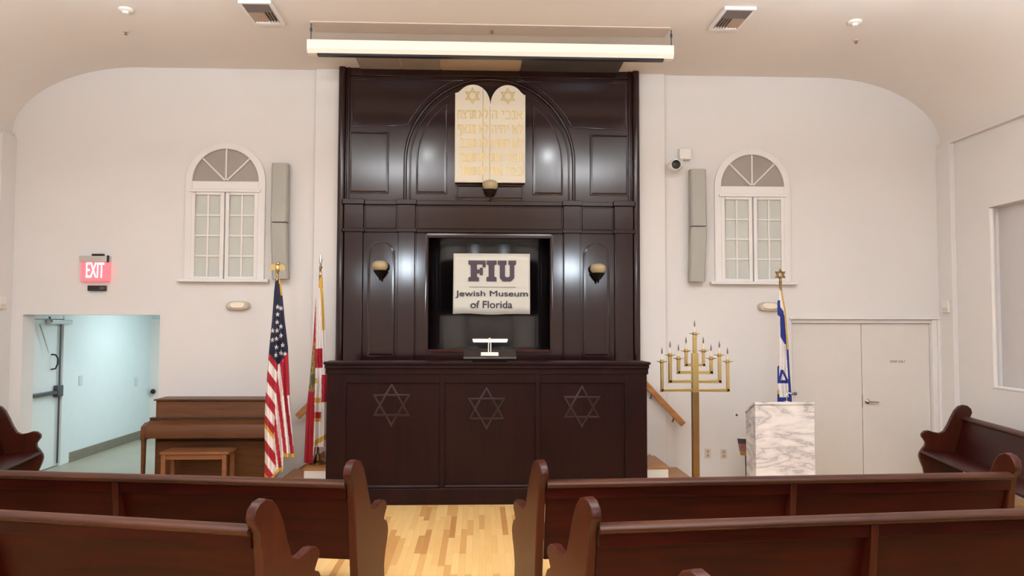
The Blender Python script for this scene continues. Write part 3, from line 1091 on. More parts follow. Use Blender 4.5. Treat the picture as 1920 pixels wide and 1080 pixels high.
for px in (885.5, 952):
    b = MB()
    for tri in star_tris(tx(px), tz(180), 0.098):
        b.sweep(tri, YT, 0.018, 0.008, closed=True)
    b.build('gold_star', M_GOLD, t)
right_col = ['אנכי ה', 'לא יהיה', 'לא תשא', 'זכור את', 'כבד את']
left_col = ['לא תרצח', 'לא תנאף', 'לא תגנב', 'לא תענה', 'לא תחמד']
for r, py in enumerate((214.5, 241.5, 268, 294.5, 320)):
    for colm, (p0, p1) in ((left_col, (858 + (0, 0, 5, 6, 6)[r], 914)), (right_col, (922, 979))):
        hebrew_line(colm[r], M_GOLD, t, tx(p0), tx(p1), tz(py + 7.5), tz(py - 6.5), YT)


# wall sconces and the eternal light
def bowl_lamp(name, label, px, py, y, sx=1.0, group=None):
    p = at(px, py, y - 0.1)
    t = thing(name, label, 'wall lamp', (p.x, y, p.z), group=group)
    c = (p.x, y - 0.115, p.z)
    r = 0.095 * sx
    b = MB()
    b.lathe([(0.0, -0.06), (0.04, -0.055), (0.075, -0.035), (0.098, 0.0), (0.102, 0.03), (0.095, 0.058), (0.075, 0.078), (0.04, 0.088), (0.0, 0.09)], 24, c)
    b.build('glass_bowl', M_BOWL, t)
    b = MB()
    b.lathe([(0.0, -0.17), (0.012, -0.16), (0.016, -0.135), (0.04, -0.11), (0.062, -0.08), (0.08, -0.052), (0.09, -0.036), (0.086, -0.034), (0.06, -0.05), (0.0, -0.058)], 24, c)
    b.tube([(c[0], y - 0.09, c[2] - 0.1), (c[0], y - 0.03, c[2] - 0.09), (c[0], y, c[2] - 0.05)], 0.02, 10)
    b.lathe([(0, 0), (0.05, 0), (0.045, 0.015), (0, 0.02)], 18, (c[0], y, c[2] - 0.05), 'Y')
    b.build('bracket', M_IRON, t)
    return t


bowl_lamp('wall_sconce', 'glass bowl sconce on the arched ark panel nearest the US flag', 713, 502, YA - 0.012, group='bowl sconces on the ark')
bowl_lamp('wall_sconce', 'glass bowl sconce on the arched ark panel nearest the menorah', 1121, 507, YA - 0.012, group='bowl sconces on the ark')
bowl_lamp('eternal_light', 'single glass bowl lamp hanging just below the cream tablets', 919, 351, YA - 0.012)

# banner in the niche
YB = YA + 0.05
bz = lambda py: at(922, py, YB).z
bx = lambda px: at(px, 532, YB).x
t = thing('museum_banner', 'white vinyl banner with navy lettering hanging in the ark niche', 'banner', (bx(922), YB, bz(590)))
b = MB()
nx, nz = 30, 8
g = []
for j in range(nz + 1):
    row = []
    for i in range(nx + 1):
        u, v = i / nx, j / nz
        px = 850 + (993.5 - 850) * u + (1 - v) * (-1 + 2 * u) * 0.5
        x = bx(px)
        zt_, zb2 = bz(475.5), bz(589) + 0.012 * math.sin(u * PI * 3) * (0.6 if u < 0.7 else 0.3)
        row.append(Vector((x, YB + 0.004 * math.sin(u * 9) * (1 - v), zb2 + (zt_ - zb2) * v)))
    g.append(row)
for j in range(nz):
    for i in range(nx):
        b.face([g[j][i], g[j][i + 1], g[j + 1][i + 1], g[j + 1][i]])
sh = b.build('banner_sheet', M_BANNER, t)
so = sh.modifiers.new('thick', 'SOLIDIFY')
so.thickness = 0.004
so.offset = 1
YBT = YB - 0.012
def slab_F(ox, w, h):
    s = w / 100.0
    P = [(0, 0), (62, 0), (62, 24), (50, 30), (50, 52), (66, 52), (66, 40), (84, 40), (84, 90), (66, 90), (66, 78), (50, 78), (50, 112), (82, 112), (82, 92), (100, 92), (100, 138), (0, 138), (0, 112), (14, 106), (14, 30), (0, 24)]
    return [(ox + x * s, z / 138 * h) for x, z in P]
def slab_I(ox, w, h):
    s = w / 100.0
    P = [(0, 0), (100, 0), (100, 26), (78, 32), (78, 106), (100, 112), (100, 138), (0, 138), (0, 112), (22, 106), (22, 32), (0, 26)]
    return [(ox + x * s, z / 138 * h) for x, z in P]
def slab_U(ox, w, h):
    s = w / 100.0
    P = [(28, 0), (72, 0), (90, 22), (90, 106), (100, 112), (100, 138), (58, 138), (58, 112), (66, 106), (66, 36), (60, 28), (46, 28), (40, 36), (40, 106), (48, 112), (48, 138), (0, 138), (0, 112), (12, 106), (12, 22)]
    return [(ox + x * s, z / 138 * h) for x, z in P]
eh = bz(488.5) - bz(527.5)
ez = bz(527.5)
for fn, p0, p1 in ((slab_F, 878, 910.5), (slab_I, 912, 931), (slab_U, 933, 967.5)):
    pl = fn(bx(p0), bx(p1) - bx(p0), eh)
    MB().prism([(x, ez + z) for x, z in pl], YBT - 0.002, YBT + 0.006).build('emblem_letter', M_INK2, t, smooth=0)
MB().box(bx(880), bx(967), YBT - 0.001, YBT + 0.006, bz(538.6), bz(537.4)).build('thin_rule', M_INKL, t)
text_mesh('Jewish Museum', 'lettering', M_INK, t, bx(922), bz(552), YBT + 0.004, bx(990) - bx(854), bz(545.3) - bz(559.3), 0.005, bold=0.012)
text_mesh('of Florida', 'lettering', M_INK, t, bx(921.5), bz(571), YBT + 0.004, bx(961) - bx(882.5), bz(564) - bz(578), 0.005, bold=0.012)

# ================================================================== THE READING COUNTER
YCF = 9.06
cz = lambda py: at(913, py, YCF).z
cxw = lambda px: at(px, 800, YCF).x
CX0, CX1 = cxw(611), cxw(1214)
ct = thing('reading_counter', 'wide dark mahogany reading counter with carved stars in front of the ark', 'counter', ((CX0 + CX1) / 2, YCF, 0))
zt = cz(678.5)
b = MB()
b.box(CX0, CX1, YCF + 0.03, YCF + 0.3, 0.0, zt - 0.06)
b.build('counter_body', M_COUNT, ct, smooth=0)
b = MB()
b.box(cxw(606), cxw(1219), YCF - 0.05, YCF + 0.36, zt - 0.03, zt)
b.box(cxw(608), cxw(1217), YCF - 0.03, YCF + 0.33, zt - 0.075, zt - 0.03)
b.box(cxw(609), cxw(1216), YCF - 0.01, YCF + 0.31, zt - 0.14, zt - 0.075)
b.build('counter_top', M_COUNT, ct, bevel=0.006)
zk = cz(911)
b = MB()
b.box(CX0 - 0.005, CX1 + 0.005, YCF - 0.03, YCF + 0.3, 0, zk - 0.02)
b.build('base_board', M_COUNT, ct, bevel=0.008)
for p0, p1 in ((648, 824), (834, 1004), (1013, 1172)):
    x0, x1 = cxw(p0), cxw(p1)
    MB().box(x0, x1, YCF - 0.012, YCF + 0.03, zk - 0.02, zk + 0.012).build('panel_ledge', M_STAR, ct, bevel=0.008)
# frame posts
for p0, p1 in ((611.5, 648), (824, 834), (1004, 1013), (1172, 1213.5)):
    MB().box(cxw(p0), cxw(p1), YCF, YCF + 0.04, zk - 0.03, zt - 0.13).build('frame_post', M_COUNT, ct, bevel=0.006)
MB().box(CX0 + 0.01, CX1 - 0.01, YCF + 0.005, YCF + 0.04, zt - 0.24, zt - 0.13).build('top_rail', M_COUNT, ct, bevel=0.006)
for px, py in ((733, 760), (912, 767), (1092, 764)):
    b = MB()
    for tri in star_tris(cxw(px), cz(py), 0.225):
        b.sweep(tri, YCF + 0.031, 0.026, 0.009, closed=True)
    b.build('carved_star', M_STAR, ct, smooth=60)
# platform behind the counter
pf = MB()
pf.box(CX0 + 0.05, CX1 - 0.05, YCF + 0.37, YA + 0.09, 0, 0.6)
tag(pf.build('platform', M_COUNT, bevel=0.01), 'raised dark wooden platform behind the reading counter', 'platform')

# sloped book rest with a lamp
ZR = zt
p = at(918, 664, YCF + 0.1)
t = thing('book_rest', 'slim dark sloping book rest on the middle of the counter top', 'book rest', (p.x, YCF + 0.15, ZR))
x0, x1 = at(869, 666, YCF).x, at(968, 666, YCF).x
b = MB()
b.prism([(YCF - 0.04, ZR + 0.03), (YCF - 0.04, ZR + 0.05), (YCF + 0.3, ZR + 0.14), (YCF + 0.3, ZR + 0.12)], x0, x1, 'YZ')
b.build('sloped_board', M_COUNT, t, bevel=0.003)
b = MB()
b.box(x0 + 0.1, x1 - 0.1, YCF + 0.02, YCF + 0.28, ZR, ZR + 0.035)
b.box(x0 + 0.1, x1 - 0.1, YCF + 0.2, YCF + 0.28, ZR + 0.03, ZR + 0.1)
b.build('rest_base', M_COUNT, t, bevel=0.003)
b = MB()
b.box(x0, x1, YCF - 0.045, YCF - 0.036, ZR + 0.036, ZR + 0.056)
b.build('front_lip', M_STEEL, t, bevel=0.002)
t = thing('reading_lamp', 'chrome reading lamp with a long horizontal bar shade on the book rest', 'lamp', (p.x, YCF + 0.05, ZR + 0.05))
lx = p.x + 0.0
yl = YCF + 0.07
zl_ = lambda py: at(918, py, yl).z
b = MB()
Mt = Matrix.Translation((lx, yl - 0.02, ZR + 0.075)) @ Matrix.Rotation(math.radians(14.8), 4, 'X')
b.box(-0.1, 0.1, -0.06, 0.05, 0.004, 0.02, Mt)
b.build('lamp_base', M_PAPER, t, bevel=0.004)
b = MB()
for s in (-1, 1):
    b.tube([(lx + s * 0.013, yl + 0.02, ZR + 0.1), (lx + s * 0.013, yl + 0.02, zl_(645)), (lx + s * 0.008, yl, zl_(639)), (lx + s * 0.006, yl - 0.02, zl_(634))], 0.006, 8)
b.build('lamp_stem', M_WHITE, t)
b = MB()
xl0, xl1 = at(886, 638, yl).x, at(952, 638, yl).x
b.tube([(xl0, yl, zl_(637.5)), (xl1, yl, zl_(637.5))], 0.0145, 14)
b.build('lamp_shade', M_WHITE, t)
b = MB()
b.tube([(xl0 + 0.01, yl - 0.01, zl_(640.3)), (xl1 - 0.01, yl - 0.01, zl_(640.3))], 0.0095, 12)
b.build('lamp_tube', M_LAMPLIT, t)

# ================================================================== STAIRS AND HANDRAILS
def stairs(s, label):
    xe = CX1 if s > 0 else CX0
    y0, y1 = 9.68, YW - 0.064
    t = thing('staircase', label, 'stairs', (xe + s * 0.3, (y0 + y1) / 2, 0), group='short stairs beside the counter')
    x2 = at(1253, 880, 9.68).x if s > 0 else at(570, 880, 9.68).x
    run = 0.29
    edges = [x2 + s * run * (1 - k) for k in range(0, 4)]   # outer edge of steps 1..4
    xi = xe - s * 0.02
    b = MB()
    tr = MB()
    for k in range(3):
        e = edges[k]
        z1 = 0.15 * (k + 1)
        i = xi if k == 0 else xi
        if (e - xi) * s <= 0.02:
            continue
        b.box(min(e, i), max(e, i), y0, y1, 0.15 * k, z1 - 0.03)
        tr.box(min(e + s * 0.015, i), max(e + s * 0.015, i), y0 - 0.012, y1, z1 - 0.03, z1)
    b.build('riser', M_WHITE, t)
    tr.build('tread', M_OAK, t, bevel=0.006)
    if s > 0:
        a1, a2 = at(1217, 851, YW - 0.08), at(1284, 897, YW - 0.08)
    else:
        a1, a2 = at(607, 846, YW - 0.08), at(540, 892, YW - 0.08)
    k = MB()
    dz = 0.16
    k.loft([[(a.x, y, a.z), (a.x, y, a.z - dz), ] for a in (a1, a2) for y in (YW - 0.063,)], close=False, cap=False)
    k.bm.free()
    k = MB()
    k.prism([(a1.x, a1.z), (a2.x, a2.z), (a2.x, a2.z - 0.12), (a1.x, a1.z - 0.12)], YW - 0.085, YW - 0.064)
    k.build('skirt_board', M_OAK, t, bevel=0.003)
    return t


stairs(1, 'white steps with oak treads between the counter and the menorah')
stairs(-1, 'white steps with oak treads behind the red and white flag')
for pts, lab in ((((1206, 716), (1281, 796)), 'sloping oak handrail on the wall by the menorah'), (((622, 716), (558, 782)), 'sloping oak handrail on the wall behind the red and white flag')):
    a, c = at(pts[0][0], pts[0][1], YW - 0.14), at(pts[1][0], pts[1][1], YW - 0.14)
    t = thing('handrail', lab, 'handrail', ((a.x + c.x) / 2, YW - 0.06, (a.z + c.z) / 2), group='stair handrails')
    d_ = (c - a).normalized()
    nrm = Vector((-d_.z, 0, d_.x))
    if nrm.z < 0:
        nrm = -nrm
    b = MB()
    b.loft([[q + nrm * u + Vector((0, v, 0)) for u, v in ((-0.035, -0.025), (0.035, -0.025), (0.045, 0), (0.035, 0.025), (-0.035, 0.025))] for q in (a, c)])
    b.build('rail', M_OAK, t, bevel=0.006)
    for f_ in (0.25, 0.8):
        q = a.lerp(c, f_) - nrm * 0.03
        bb = MB()
        bb.tube([q, q + Vector((0, 0.03, -0.05)), q + Vector((0, 0.079, -0.06))], 0.01, 8)
        bb.build('rail_bracket', M_BRASS2, t)

# ================================================================== PEWS
END_PROFILE = [(0.02, 0.90), (0.0, 0.945), (0.012, 0.995), (0.05, 1.03), (0.10, 1.04), (0.155, 1.02), (0.20, 0.97), (0.245, 0.88), (0.285, 0.79), (0.33, 0.715), (0.38, 0.69), (0.44, 0.70), (0.50, 0.72),
               (0.55, 0.712), (0.585, 0.68), (0.59, 0.645), (0.565, 0.61), (0.545, 0.575), (0.55, 0.535), (0.585, 0.49), (0.615, 0.44), (0.62, 0.40), (0.605, 0.34), (0.575, 0.26), (0.555, 0.16), (0.56, 0.08), (0.59, 0.0),
               (0.13, 0.0), (0.12, 0.2), (0.10, 0.45), (0.075, 0.7), (0.05, 0.86)]


def make_pew(label, loc, rz, s, L, supports, skew=0.0, depth=1.0, drop=0.0, group=None, rail_z=0.90):
    t = thing('pew', label, 'pew', loc, rz, group)
    K = depth
    ld = dict(world=False)

    def end(x0, x1, skew_, prof=END_PROFILE, name='end_panel'):
        b = MB()
        b.prism([(y * K, z - (drop if y > 0.3 and z > 0.56 else drop * 0.5 if y > 0.26 and z > 0.5 else 0)) for y, z in prof], x0, x1, 'YZ')
        if skew_:
            pv = Vector((x0, 0.03, 0))
            b.bm.transform(Matrix.Translation(pv) @ Matrix.Rotation(skew_, 4, 'Z') @ Matrix.Translation(-pv))
        b.build(name, M_PEWEND, t, bevel=0.008, smooth=50, **ld)
    x = lambda q: s * q
    end(*((x(0), x(0.06)) if s > 0 else (x(0.06), x(0))), skew_=skew * s)
    end(*sorted((x(L - 0.06), x(L))), skew_=0)
    a, c = sorted((x(0.055), x(L - 0.055)))
    # back panel, raked
    b = MB()
    b.prism([(0.065, rail_z - 0.03), (0.10, rail_z - 0.03), (0.255, 0.30), (0.225, 0.30)], a, c, 'YZ')
    b.build('backrest', M_PEW, t, bevel=0.004, **ld)
    b = MB()
    b.prism([(0.055, rail_z - 0.13), (0.095, rail_z - 0.12), (0.075, rail_z - 0.02), (0.045, rail_z - 0.02)], a, c, 'YZ')
    b.build('back_band', M_PEW, t, bevel=0.004, **ld)
    # rounded top rail
    b = MB()
    sec = [(0.072 + 0.062 * math.cos(q), rail_z - 0.028 + 0.03 * math.sin(q)) for q in [2 * PI * k / 16 for k in range(16)]]
    b.prism(sec, a, c, 'YZ')
    b.build('top_rail', M_RAIL, t, smooth=60, **ld)
    b = MB()
    b.prism([(0.19, 0.43), (0.19, 0.46), (0.56, 0.485), (0.60, 0.47), (0.60, 0.445), (0.56, 0.445)], a, c, 'YZ')
    b.build('seat', M_PEW, t, bevel=0.006, **ld)
    low = [(0.035, rail_z - 0.05), (0.035, rail_z - 0.10), (0.06, 0.6), (0.12, 0.2), (0.13, 0.0), (0.50, 0.0), (0.50, 0.2), (0.56, 0.44), (0.19, 0.46), (0.10, rail_z - 0.05)]
    for q in supports:
        b = MB()
        b.prism(low, *sorted((x(q), x(q + 0.045))), 'YZ')
        b.build('center_support', M_PEWEND, t, bevel=0.006, smooth=40, **ld)
    return t


def on_rail(px, py, z=1.04):
    """floor point under a spot of known height"""
    q = atz(px, py, z)
    return (q.x, q.y, 0)


PG = 'pews facing the ark'
p = atz(663, 862, 1.04)
make_pew('dark pew nearest the counter on the piano side of the aisle', (p.x, p.y - 0.1, 0), -math.radians(9.5), -1, 3.6, [1.78], skew=0.12, depth=1.12, drop=0.06, group=PG)
p = atz(1019, 862, 1.04)
make_pew('dark pew nearest the counter on the menorah side of the aisle', (p.x - 0.03, p.y - 0.1, 0), math.radians(3.5), 1, 3.64, [1.85], skew=0.2, depth=1.12, drop=0.06, group=PG)
p = atz(489, 935, 1.04)
make_pew('dark pew one row back on the piano side of the aisle', (p.x, p.y - 0.1, 0), -math.radians(14), -1, 3.6, [1.78], skew=0.12, depth=1.12, drop=0.06, group=PG)
p = atz(1114, 932, 1.04)
make_pew('dark pew one row back on the menorah side of the aisle', (p.x - 0.03, p.y - 0.1, 0), math.radians(6), 1, 3.6, [1.68], skew=0.2, depth=1.12, drop=0.06, group=PG)
p = atz(1323, 1069, 1.04)
make_pew('nearest pew whose end tip just shows at the bottom edge', (p.x - 0.03, p.y - 0.1, 0), math.radians(8), 1, 3.6, [1.7], skew=0.2, depth=1.12, drop=0.06, group=PG)
# pews along the side walls
make_pew('dark side pew against the wall by the open doorway', (-5.83, 9.8, 0), math.radians(-79), 1, 3.5, [], depth=1.0)
make_pew('dark side pew against the wall by the double doors', (6.03, 9.66, 0), math.radians(79), -1, 3.5, [], depth=1.0)

# ================================================================== PIANO AND BENCH
YPF = 9.9
pxx = lambda px: at(px, 800, YPF).x
PX0, PX1 = pxx(264), pxx(264) + 1.56
pz = lambda py, y=YPF: at(380, py, y).z
t = thing('upright_piano', 'brown walnut upright piano against the end wall under the arched window', 'piano', ((PX0 + PX1) / 2, 10.2, 0))
ztop = pz(748, 10.15)
b = MB()
b.box(PX0 + 0.08, PX1 - 0.08, 10.14, 10.5, 0.06, ztop - 0.02)
b.build('case', M_PIANO, t, bevel=0.005)
MB().box(PX0 + 0.06, PX1 - 0.06, 10.11, 10.52, ztop - 0.02, ztop).build('top_lid', M_PIANO, t, bevel=0.005)
zk1, zk0 = pz(786, 10.1), pz(822)
b = MB()
b.prism([(10.14, pz(749, 10.14) - 0.02), (10.1, pz(784, 10.1)), (10.14, pz(784, 10.1))], PX0 + 0.1, PX1 - 0.1, 'YZ')
b.build('music_panel', M_PIANO, t)
b = MB()
b.prism([(10.14, zk1 + 0.012), (10.06, zk1 + 0.012), (9.93, pz(797)), (9.9, pz(805)), (9.9, zk0), (10.14, zk0)], PX0 + 0.05, PX1 - 0.05, 'YZ')
b.build('keyboard_lid', M_PIANO, t, bevel=0.004)
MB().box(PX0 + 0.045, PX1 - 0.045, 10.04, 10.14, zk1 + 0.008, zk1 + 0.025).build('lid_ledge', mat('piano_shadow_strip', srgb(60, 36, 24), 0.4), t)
for x0 in (PX0, PX1 - 0.055):
    b = MB()
    b.prism([(10.14, zk1 - 0.03), (10.0, zk1 - 0.03), (9.9, pz(800)), (9.885, pz(815)), (9.885, zk0 - 0.02), (10.14, zk0 - 0.02)], x0, x0 + 0.055, 'YZ')
    b.build('key_cheek', M_PIANO, t, bevel=0.005)
    b = MB()
    b.prism([(x0 + 0.005, zk0 - 0.02), (x0 + 0.05, zk0 - 0.02), (x0 + 0.04, 0.03), (x0 + 0.012, 0.03)], 9.9, 9.96)
    b.box(x0 + 0.01, x0 + 0.045, 9.9, 10.2, 0.0, 0.05)
    b.build('leg', M_PIANO, t, bevel=0.004)
MB().box(PX0 + 0.11, PX1 - 0.11, 10.1, 10.145, 0.1, zk0 - 0.06).build('knee_board', M_PIANO, t, bevel=0.004)
# bench
YBN = 9.62
bx0, bx1 = at(300, 850, YBN).x, at(424, 850, YBN).x
zbn = at(362, 848, YBN).z
t = thing('piano_bench', 'light brown wooden bench in front of the piano', 'bench', ((bx0 + bx1) / 2, YBN + 0.18, 0))
MB().box(bx0 - 0.01, bx1 + 0.03, YBN, YBN + 0.38, zbn - 0.03, zbn).build('seat', M_BENCH, t, bevel=0.006)
b = MB()
b.box(bx0 + 0.02, bx1 - 0.02, YBN + 0.02, YBN + 0.045, zbn - 0.09, zbn - 0.03)
b.box(bx0 + 0.02, bx1 - 0.02, YBN + 0.33, YBN + 0.355, zbn - 0.09, zbn - 0.03)
b.build('apron', M_BENCH, t, bevel=0.003)
for x in (bx0 + 0.005, bx1 - 0.05):
    for y in (YBN + 0.01, YBN + 0.31):
        MB().box(x, x + 0.05, y, y + 0.05, 0, zbn - 0.03).build('leg', M_BENCH, t, bevel=0.004)


# ================================================================== FLAGS
def polyl(tab, y):
    for (ya, xa_), (yb, xb) in zip(tab, tab[1:]):
        if ya <= y <= yb:
            return xa_ + (xb - xa_) * (y - ya) / (yb - ya)
    return tab[0][1] if y < tab[0][0] else tab[-1][1]


def drape(root, name, Y, left, right, top, bot, colour, mats, pleats=5, amp=0.35, depth=0.9, step=1.0, phase=0.0):
    """hanging folded cloth: left/right tables give the outline (height, x) in sight-line units,
    bot(u) the hem; the cloth is a closed pleated tube around the pole"""
    nx = max(20, int((max(r[1] for r in right) - min(l[1] for l in left)) / step))
    nf = nx
    nbk = 12
    ny = int((max(bot(u / 10) for u in range(11)) - top) / (step * 1.25))
    b = MB()
    grid = []
    info = []
    for j in range(ny + 1):
        t_ = j / ny
        row, inf = [], []
        for i in range(nf + 1 + nbk - 1):
            if i <= nf:
                u = i / nf
                front = True
            else:
                u = 1 - (i - nf) / nbk
                front = False
            py = top + (bot(u) - top) * t_
            l, r = polyl(left, py), polyl(right, py)
            px = l + (r - l) * u
            hw = (r - l) / 2 * Y / FPX
            prof_ = math.sqrt(max(0.0, 1 - (2 * u - 1) ** 2))
            k = min(1.0, t_ * 3)
            if front:
                dy = -hw * depth * prof_ * (0.75 + amp * k * math.sin(pleats * 2 * PI * u + phase + 0.8 * math.sin(t_ * 5)))
            else:
                dy = hw * 0.55 * prof_
            q = at(px, py, Y + dy)
            row.append(b.bm.verts.new(q))
            inf.append((px, py, front))
        grid.append(row)
        info.append(inf)
    n = len(grid[0])
    for j in range(ny):
        for i in range(n):
            k = (i + 1) % n
            f = b.bm.faces.new((grid[j][i], grid[j][k], grid[j + 1][k], grid[j + 1][i]))
            p0, p1 = info[j][i], info[j + 1][k]
            f.material_index = colour((p0[0] + p1[0]) / 2 if k else p0[0], (p0[1] + p1[1]) / 2)
    return b.build(name, mats, root, smooth=80, merge=False)


def flag_stand(name, label, px, pytop, Y, z_cloth_top, z0=0.0, br=0.14):
    p = at(px, pytop, Y)
    t = thing(name, label, 'flag', (p.x, Y, z0))
    MB().tube([(p.x, Y, z0 + 0.05), (p.x, Y, z_cloth_top + 0.06)], 0.014, 10).build('pole', M_POLE, t)
    MB().lathe([(0, 0), (br, 0), (br, 0.02), (br * 0.8, 0.035), (0.04, 0.05), (0.03, 0.12), (0, 0.12)], 24, (p.x, Y, z0)).build('stand_base', M_BRASS2, t)
    return t, p


# --- stars and stripes
YF1 = 9.4
t, p = flag_stand('american_flag', 'stars and stripes flag furled on a pole with a gold eagle beside the piano', 520.5, 505, YF1, at(520, 528, YF1).z)
e = MB()
c = at(520.5, 503, YF1)
e.sphere((c.x, c.y, c.z), 0.035, 0.8, 0.8, 1.5)
e.sphere((c.x + 0.01, c.y - 0.02, c.z + 0.055), 0.022)
for s in (-1, 1):
    e.loft([[(c.x + s * a, c.y + o, c.z + z) for o in (-0.012, 0.012)] + [(c.x + s * a2, c.y + o, c.z + z2) for o, a2, z2 in ((0.012, a, z - h), (-0.012, a, z - h))] for a, z, h in ((0.01, 0.03, 0.05), (0.05, 0.05, 0.07), (0.085, 0.03, 0.06), (0.09, 0.0, 0.02))])
e.build('eagle_finial', M_BRASS, t)
MB().lathe([(0.0, -0.05), (0.02, -0.06), (0.012, -0.1), (0.02, -0.13), (0.013, -0.19), (0, -0.19)][::-1], 14, (c.x, c.y, c.z)).build('finial_neck', M_BRASS, t)
STARS = [(152, 240), (168, 246), (152, 275), (150, 312), (168, 332), (129, 352), (150, 351), (147, 390), (128, 396), (168, 375), (147, 430), (176, 420), (145, 467), (168, 457), (187, 462)]
STARS = [(460 + x / 2.512, 480 + y / 2.512) for x, y in STARS]


def us(px, py):
    X, Yy = (px - 460) * 2.512, (py - 480) * 2.512
    if py < 532 + 0:
        return 3 if X > 158 else 2
    nb = 455 + 58 * (1 - abs(X - 155) / 45)
    if Yy < nb:
        if X > 160 and Yy < 185 and X - 160 > (Yy - 110) * 0.09:
            return 3
        for sx, sy in STARS:
            dx, dy = (px - sx), (py - sy)
            r = math.hypot(dx, dy * 0.85)
            a = math.atan2(dx, -dy)
            if r < 3.9 * (0.62 + 0.38 * math.cos(5 * a)):
                return 1
        return 2
    fold = 152 - (Yy - 540) * 0.06 if Yy < 860 else 133 + (Yy - 860) * 0.1
    if X < fold:
        v = Yy - 1.4 * (X - 95)
        if Yy > 780 and v > 790:
            if v < 812:
                return 3
            return 0 if ((v - 812) / 56) % 2 > 1 else 1
        return 0 if ((v - 525) / 56) % 2 < 1 else 1
    if X > 178 and Yy < 655:
        return 0
    v = X - 0.12 * (Yy - 540)
    return 1 if ((v - 150) / 16.5) % 2 < 1 else 0


def us_hem(u):
    return 893 + 10 * math.sin(u * 9) if u < 0.62 else 857


def us_col(px, py):
    u = 0
    l, r = polyl(USL, py), polyl(USR, py)
    u = (px - l) / max(r - l, 1)
    if us_hem(u) - py < 7:
        return 3
    return us(px, py)


USL = [(520, 517), (545, 514), (600, 510), (660, 504), (700, 501), (760, 497), (800, 496), (860, 496.5), (905, 495)]
USR = [(520, 524), (535, 528), (600, 534), (650, 540), (700, 542), (760, 544), (820, 550), (860, 553), (905, 553)]
drape(t, 'flag_cloth', YF1, USL, USR, 522, us_hem, us_col, [M_RED, M_WHT, M_NAVY, M_FRINGE], pleats=3, amp=0.3, depth=0.9, phase=0.4)

# --- red and white state flag
YF2 = 9.95
t, p = flag_stand('state_flag', 'red and white state flag furled on a pole beside the dark ark', 601, 490, YF2, at(601, 512, YF2).z, 0.301, 0.1)
c = at(601, 497, YF2)
e = MB()
e.lathe([(0.0, -0.12), (0.016, -0.12), (0.012, -0.05), (0.024, -0.03), (0.01, 0.0), (0.022, 0.05), (0.012, 0.1), (0.0, 0.15)], 14, (c.x, c.y, c.z))
e.build('spear_finial', M_CHROME, t)


def st_col(px, py):
    X, Yy = (px - 460) * 2.512, (py - 480) * 2.512
    redR = polyl([(150, 333), (400, 331), (640, 327), (1000, 318)], Yy)
    if X < redR and Yy > 150:
        if 405 < Yy < 640:
            k = math.sin(X * 0.5) * math.sin(Yy * 0.12)
            if 560 < Yy < 605 and X > redR - 20:
                return 4
            return 3 if k > -0.3 else (0 if Yy < 460 else 4)
        return 0
    if Yy < 150:
        return 2 if X > 346 else 1
    fr = polyl([(75, 350), (200, 362), (350, 368)], Yy)
    if abs(X - fr) < 6 and Yy < 350:
        return 2
    if 436 < Yy < 528 and X < 364:
        return 0
    if 560 < Yy < 690 and X > 359:
        return 0
    if 575 < Yy < 600 and X < 342:
        return 2
    if 668 < Yy < 692 and X < 356:
        return 2
    if 735 < Yy < 765 and X < 356:
        return 0
    if 765 < Yy < 780 and X < 356:
        return 2
    if Yy > 868 - (X - 330) * 0.6 and Yy < 892 - (X - 330) * 0.6:
        return 2
    return 1


STL = [(505, 599), (545, 596), (560, 592), (640, 587), (720, 580), (760, 575), (866, 570), (880, 570)]
STR = [(505, 603), (540, 606), (600, 609), (680, 613), (720, 615), (880, 613)]
drape(t, 'flag_cloth', YF2, STL, STR, 506, lambda u: 868 if u < 0.42 else 838, st_col, [M_RED, M_WHT, M_FRINGE, M_SEALG, M_SEALN], pleats=2.4, amp=0.38, depth=0.8, phase=2.2)

# --- white flag with blue star
YF3 = 9.86
t, p = flag_stand('israeli_flag', 'white and blue star flag furled on a pole behind the marble podium', 1463, 522, YF3, at(1463, 545, YF3).z)
c = at(1463, 515, YF3)
b = MB()
for tri in star_tris(c.x, c.z, 0.062):
    b.sweep(tri, YF3 + 0.008, 0.018, 0.016, closed=True)
    b.sweep(list(reversed(tri)), YF3 - 0.0, 0.018, -0.012, closed=True)
b.build('star_finial', M_BRASS2, t)
MB().lathe([(0, -0.2), (0.018, -0.2), (0.014, -0.12), (0.02, -0.1), (0.012, -0.06), (0, -0.06)], 14, (c.x, c.y, c.z)).build('finial_neck', M_BRASS2, t)
ISL = [(540, 1461), (562, 1459), (566, 1457.5), (590, 1457.5), (593, 1461), (684, 1460.5), (688, 1457.5), (760, 1457.5), (900, 1455)]
ISR = [(540, 1466), (560, 1469), (582, 1473), (645, 1478), (700, 1481), (752, 1485), (900, 1488)]


def is_col(px, py):
    X, Yy = (px - 1430) * 3.86, (py - 490) * 3.86
    r = (polyl(ISR, py) - 1430) * 3.86
    if Yy < 640 and X > r - 11 and Yy > 215:
        return 2
    if Yy < 280:
        return 1
    if Yy < 400:
        d = polyl([(280, 126), (330, 128), (360, 150), (400, 158)], Yy)
        return 0 if X < d else 1
    if Yy < 600:
        lo = polyl([(400, 126), (545, 128), (600, 160)], Yy)
        hi = polyl([(400, 160), (560, 172), (600, 176)], Yy)
        return 0 if lo < X < hi else 1
    if Yy < 1000 and X > polyl([(600, 168), (760, 178), (860, 184), (1000, 188)], Yy):
        return 0
    if 755 < Yy < 882:
        if X < 120 and Yy < 860:
            return 0
        if Yy > 858:
            return 0
        if abs(X - (140 - (Yy - 785) * 0.24)) < 9 and Yy > 785:
            return 0
        if abs(X - (140 + (Yy - 785) * 0.5)) < 9 and Yy > 785:
            return 0
        return 1
    if Yy > 985:
        return 0
    if Yy > 930 and X < 122:
        return 2 if Yy < 960 else 0
    return 1


